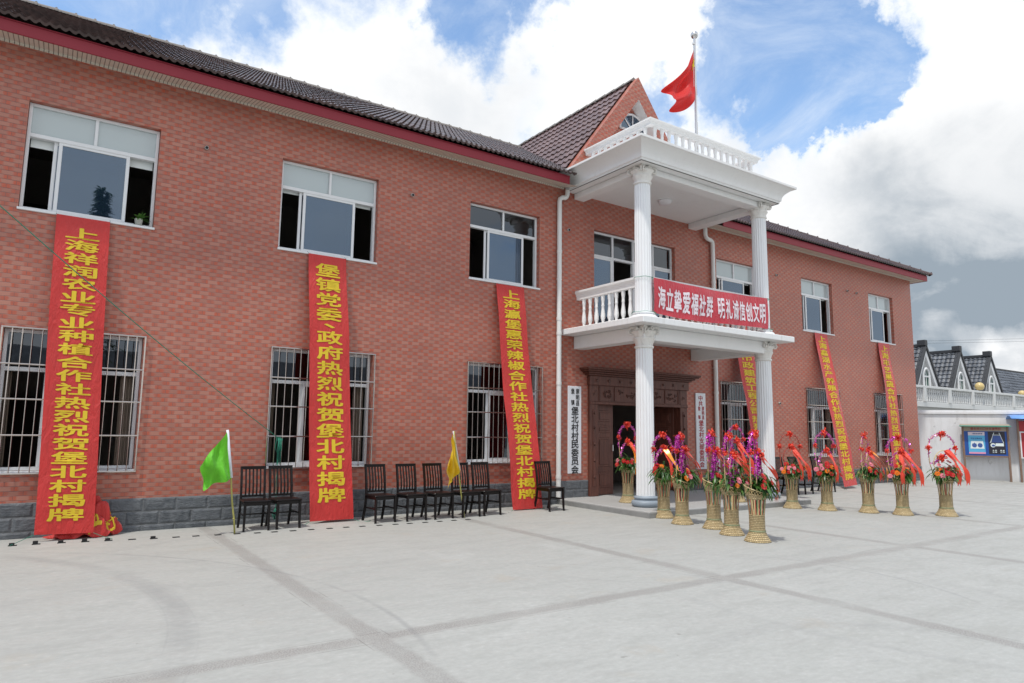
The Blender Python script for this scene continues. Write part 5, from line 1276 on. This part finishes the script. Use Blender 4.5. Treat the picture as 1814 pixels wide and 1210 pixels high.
# second neighbour roof
n2 = empty('gabled_house', (46.0, 5, 0)); tag(n2, 'grey tiled gabled house with sloping white bargeboard at the far right', 'house')
mb = MB(); mb.box(-2.0, 14, 1.0, 9, 0, 3.9); mb.build('house_wall', M['plaster'], n2)
t_ = tile_field(lambda s, t: Vector((-3.3+s, -.2+.80*t, 4.0+.60*t)), (0, -.6, .8), lambda t: 2.0-1.0*t*.72, lambda t: 18, 3.3, .36, wave=.24, amp=.03, step=.06); hr2 = t_.build('roof', M['oldroof'], n2, True)
mb = MB(); mb.bar((-3.5, 2.4, 5.98), (15, 2.4, 5.98), .22, .18); mb.bar((-1.5, -.3, 3.95), (-3.6, 2.4, 6.0), .16, .2); mb.bbox(-1.4, -1.1, 2.2, 2.6, 6.0, 6.35, .02); mb.build('ridge_tiles', M['ridgeblack'], hr2)
mb = MB(); mb.bar((-1.35, -.5, 3.75), (-3.5, 2.2, 5.75), .06, .26); mb.build('bargeboard', M['plaster'], hr2)
# lamp globes on the terrace
for (x, lab) in ((37.3, 'yellowed globe lamp on the terrace rail in front of the second dormer'), (45.75, 'yellowed globe lamp at the right edge beside the gabled house')):
    t = empty('globe_lamp', (x, 3.6 if x > 45 else 2.44, 0.0 if x > 45 else 3.72)); hz = 3.75 if x > 45 else .02
    mb = MB(); mb.lathe([(.20*math.sin(PI*k/14)+.001, hz+.20-.20*math.cos(PI*k/14)) for k in range(15)], 18); mb.build('globe', M['globe'], t, True)
    mb = MB(); mb.lathe([(.07, 0), (.05, .03), (.05, hz), (.09, hz+.02), (.09, hz+.04)], 10); mb.build('lamp_stem', M['iron'], t); tag(t, lab, 'lamp', 'globe lamps by the neighbouring houses')

# ------------------------------------------------------------------ the side of the yard behind the viewer (seen in the window glass)
oh = empty('opposite_house', (0, -36, 0)); tag(oh, 'low grey house with tiled roof across the yard, mirrored in the window glass', 'house')
mb = MB(); mb.box(-30, 34, -8, 0, 0, 3.6); mb.build('house_wall', M['houseplaster'], oh)
mb = MB(); mb.quad((-30.5, .6, 3.5), (34.5, .6, 3.5), (34.5, -4, 6.4), (-30.5, -4, 6.4)); mb.quad((-30.5, -4, 6.4), (34.5, -4, 6.4), (34.5, -8.6, 3.5), (-30.5, -8.6, 3.5)); mb.build('roof', M['oldroof'], oh)
def conifer(x, y, h, seed, label):
    rnd = random.Random(seed); t = empty('conifer_tree', (x, y, 0)); mb = MB(); mb.tube([(0, 0, 0), (.05, 0, h*.5), (0, 0, h)], [.16, .10, .02], 8); mb.build('trunk', M['bark'], t, True)
    mb = MB()
    for k in range(2600):
        f_ = rnd.random()**.8; z = 1.5+(h-1.5)*f_; rad = (1-f_)*h*.085*rnd.uniform(.2, 1.15)+.1; a = rnd.uniform(0, 2*PI)
        c = Vector((rad*math.cos(a), rad*math.sin(a), z-rad*.25))
        d = Vector((math.cos(a), math.sin(a), rnd.uniform(-.5, .4))); strap_leaf(mb, c, d, rnd.uniform(.25, .5), rnd.uniform(.10, .20), rnd.uniform(.2, .8), 3)
    mb.build('crown', M['conifer'], t); tag(t, label, 'tree', 'trees across the yard')
conifer(1.72, -29, 14.0, 3, 'tall conifer across the yard, mirrored in the upper left window')
